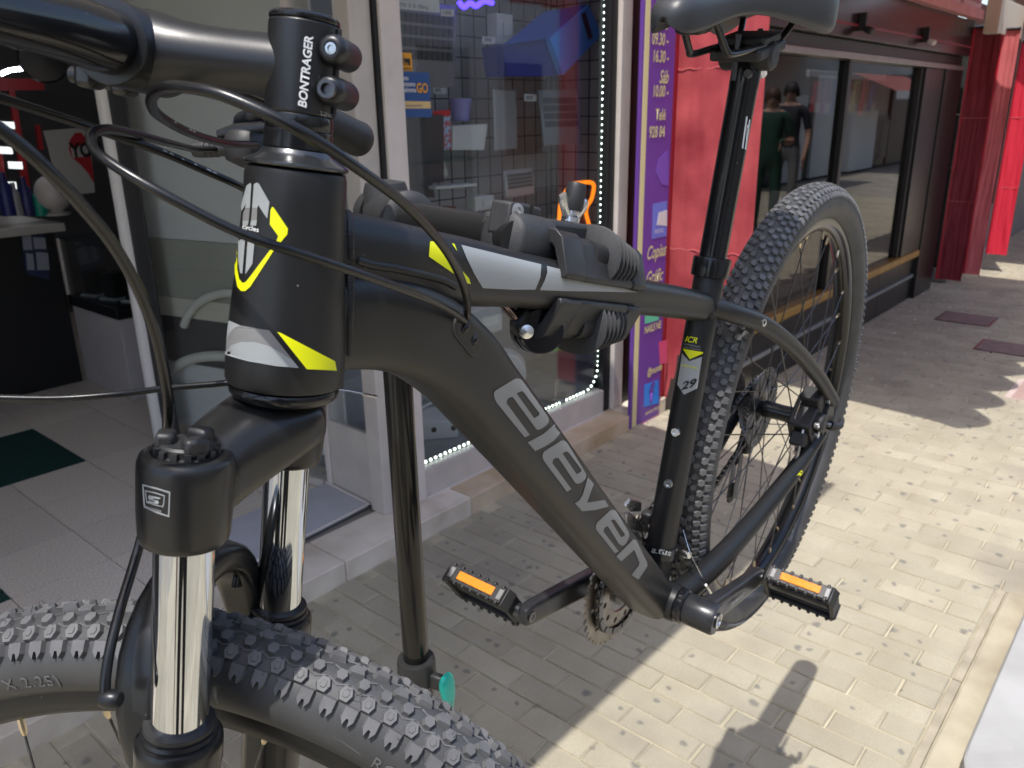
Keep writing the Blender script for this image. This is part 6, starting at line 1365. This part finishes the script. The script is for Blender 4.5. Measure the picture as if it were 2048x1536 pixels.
def awn_op(label, x0, x1, y, z):
    t_ = seth(thing('opposite_awning', label, 'awning', ((x0 + x1) / 2, y, z))); L_ = (x1 - x0) / 2
    MB().add([Vector(p) for p in ((-L_, 0, 0), (L_, 0, 0), (L_, 1.0, -.42), (-L_, 1.0, -.42), (-L_, 0, .004), (L_, 0, .004), (L_, 1.0, -.416), (-L_, 1.0, -.416))], [(0, 1, 2, 3), (7, 6, 5, 4), (0, 4, 5, 1), (1, 5, 6, 2), (2, 6, 7, 3), (3, 7, 4, 0)]).build('awning_cloth', canvas('awning_canvas_red', (.60, .26, .24), .5), t_, 0)
    K_ = 80; top = [Vector((-L_ + 2 * L_ * i / K_, 1.003, -.415)) for i in range(K_ + 1)]; bot = [p + Vector((0, .004, -.14 - .05 * abs(math.sin(i * .5)))) for i, p in enumerate(top)]
    mb = MB(); mb.rings([top, bot], cap=False, loop=False); mb.rings([[p + Vector((0, .003, 0)) for p in bot], [p + Vector((0, .003, 0)) for p in top]], cap=False, loop=False); mb.build('valance', pm('valance_white', (.7, .68, .64), .8), t_, 0, fixn=False)
for label, p0, p1, zt in (('maroon awning with white valance across the street, left one in the pane', 1470, 1600, 2.9), ('maroon awning with white valance across the street, right one in the pane', 1690, 1790, 2.2)):
    awn_op(label, onY(p0, 200, 7.0).x, onY(p1, 200, 7.0).x, -3.4, zt)
# ---- two passers-by standing further along the street (they show in the dark shop panes)
def person(label, x, y, rz, shirt, legs, hair, hgt=1.68, arm=0.0):
    s_ = hgt / 1.70
    V = dict(pel=(0, 0, .93), wst=(0, .005, 1.06), chest=(0, .0, 1.27), neckb=(0, .0, 1.43), neck=(0, .01, 1.49), head=(0, .02, 1.58), top=(0, .02, 1.67),
             hl=(.095, 0, .90), kl=(.10, .015, .50), al=(.10, -.01, .09), tl=(.105, .13, .03), hr=(-.095, 0, .90), kr=(-.105, .03, .50), ar=(-.11, .0, .09), tr=(-.12, .14, .03),
             sl=(.175, 0, 1.39), el=(.235, -.02, 1.12), wl=(.225 - .1 * arm, .08 + .16 * arm, .90 + .30 * arm), fl=(.215 - .12 * arm, .11 + .2 * arm, .80 + .40 * arm), sr=(-.175, 0, 1.39), er=(-.24, -.03, 1.12), wr=(-.235, .06, .89), fr=(-.225, .09, .79))
    Rr = dict(pel=(.15, .11), wst=(.135, .10), chest=(.165, .115), neckb=(.10, .08), neck=(.052, .055), head=(.075, .095), top=(.05, .06), hl=(.085, .085), kl=(.058, .06), al=(.04, .045), tl=(.042, .03), hr=(.085, .085), kr=(.058, .06), ar=(.04, .045), tr=(.042, .03), sl=(.062, .065), el=(.042, .042), wl=(.028, .03), fl=(.03, .024), sr=(.062, .065), er=(.042, .042), wr=(.028, .03), fr=(.03, .024))
    E = [('pel', 'wst'), ('wst', 'chest'), ('chest', 'neckb'), ('neckb', 'neck'), ('neck', 'head'), ('head', 'top'), ('pel', 'hl'), ('hl', 'kl'), ('kl', 'al'), ('al', 'tl'), ('pel', 'hr'), ('hr', 'kr'), ('kr', 'ar'), ('ar', 'tr'), ('neckb', 'sl'), ('sl', 'el'), ('el', 'wl'), ('wl', 'fl'), ('neckb', 'sr'), ('sr', 'er'), ('er', 'wr'), ('wr', 'fr')]
    ks = list(V); me = bpy.data.meshes.new('person_skeleton'); me.from_pydata([Vector(V[k]) * s_ for k in ks], [(ks.index(a), ks.index(b)) for a, b in E], [])
    ob = bpy.data.objects.new('person_skeleton', me); COL.objects.link(ob)
    md = ob.modifiers.new('skin', 'SKIN'); md.use_smooth_shade = True
    for i, k in enumerate(ks): me.skin_vertices[0].data[i].radius = Rr[k]; me.skin_vertices[0].data[i].use_root = (k == 'pel')
    ob.modifiers.new('subdivision', 'SUBSURF').levels = 2
    dg = bpy.context.evaluated_depsgraph_get(); m2 = bpy.data.meshes.new_from_object(ob.evaluated_get(dg)); bpy.data.objects.remove(ob)
    t_ = seth(thing('person', label, 'person', (x, y, 0))); t_.rotation_euler[2] = rz
    SK = pm('skin', (.46, .27, .19), .5); SH = pm('shoe_dark', (.03, .03, .03), .5)
    m2.materials.clear()
    for q_ in (SK, shirt, legs, SH): m2.materials.append(q_)
    for p in m2.polygons:
        c = p.center / s_; p.use_smooth = True
        a_ = abs(c.x) > .17 and c.z < 1.18 and c.z > .7
        p.material_index = 3 if c.z < .10 else 2 if c.z < .97 and not a_ else 0 if (c.z > 1.455 or a_) else 1
    link('body', m2, t_)
    rg = []
    for k in range(9):
        a = R_(-10 + 100 * k / 8); rr = math.cos(a); rg.append([Vector((.092 * rr * math.cos(2 * math.pi * j / 20), .01 + .108 * rr * math.sin(2 * math.pi * j / 20) - .015, 1.60 + .105 * math.sin(a) + (.02 if math.sin(2 * math.pi * j / 20) > .3 else -.03 * (1 - k / 8)))) * s_ for j in range(20)])
    MB().rings(rg).build('hair', pm('hair_' + hair[0], hair[1], .6), t_, 60)
    for sx_ in (-.03, .03): MB().lathe([(.0005, -.004), (.009, -.002), (.011, 0), (.0005, .004)], Vector((sx_, .103, 1.585)) * s_, (0, 1, 0), 10).build('eye', BLKD, t_)
    MB().lathe([(.011, -.02), (.013, -.01), (.008, .012), (.0005, .02)], Vector((0, .108, 1.565)) * s_, (0, .5, 1), 10).build('nose', SK, t_)
    for sx_ in (-.225, .225):   # fingers
        for f in range(4):
            zz = (.80 + .40 * arm if sx_ > 0 else .79); yy = (.11 + .2 * arm if sx_ > 0 else .09); xx = (sx_ - .12 * arm if sx_ > 0 else sx_)
            MB().tube(bez([Vector((xx, yy - .024 + .015 * f, zz)) * s_, Vector((xx - .004, yy - .02 + .016 * f, zz - .05)) * s_, Vector((xx - .012, yy - .016 + .015 * f, zz - .085 + .006 * abs(f - 1.5))) * s_], 3), [.009, .009, .0085, .008, .008, .0075, .006], 8).build('finger', SK, t_)
person('person in a dark green dress and brown hair, reflected in the dark shop pane', 9.0, -.45, 1.2, pm('dress_green', (.02, .07, .045), .7), pm('dress_green', (.02, .07, .045), .7), ('brown', (.10, .05, .025)), 1.66, .8)
person('person in dark jacket and grey trousers, reflected in the dark shop pane', 10.1, -.7, 1.4, pm('jacket_dark', (.03, .03, .04), .7), pm('trousers_grey', (.20, .20, .21), .7), ('dark', (.03, .022, .018)), 1.74, 0)
person('person in black clothes standing where the picture is taken, mirrored in the chrome fork', -.25, -.21, R_(-41), pm('shirt_black', (.015, .015, .018), .7), pm('trousers_black', (.02, .02, .024), .7), ('dark', (.03, .022, .018)), 1.86, .9)
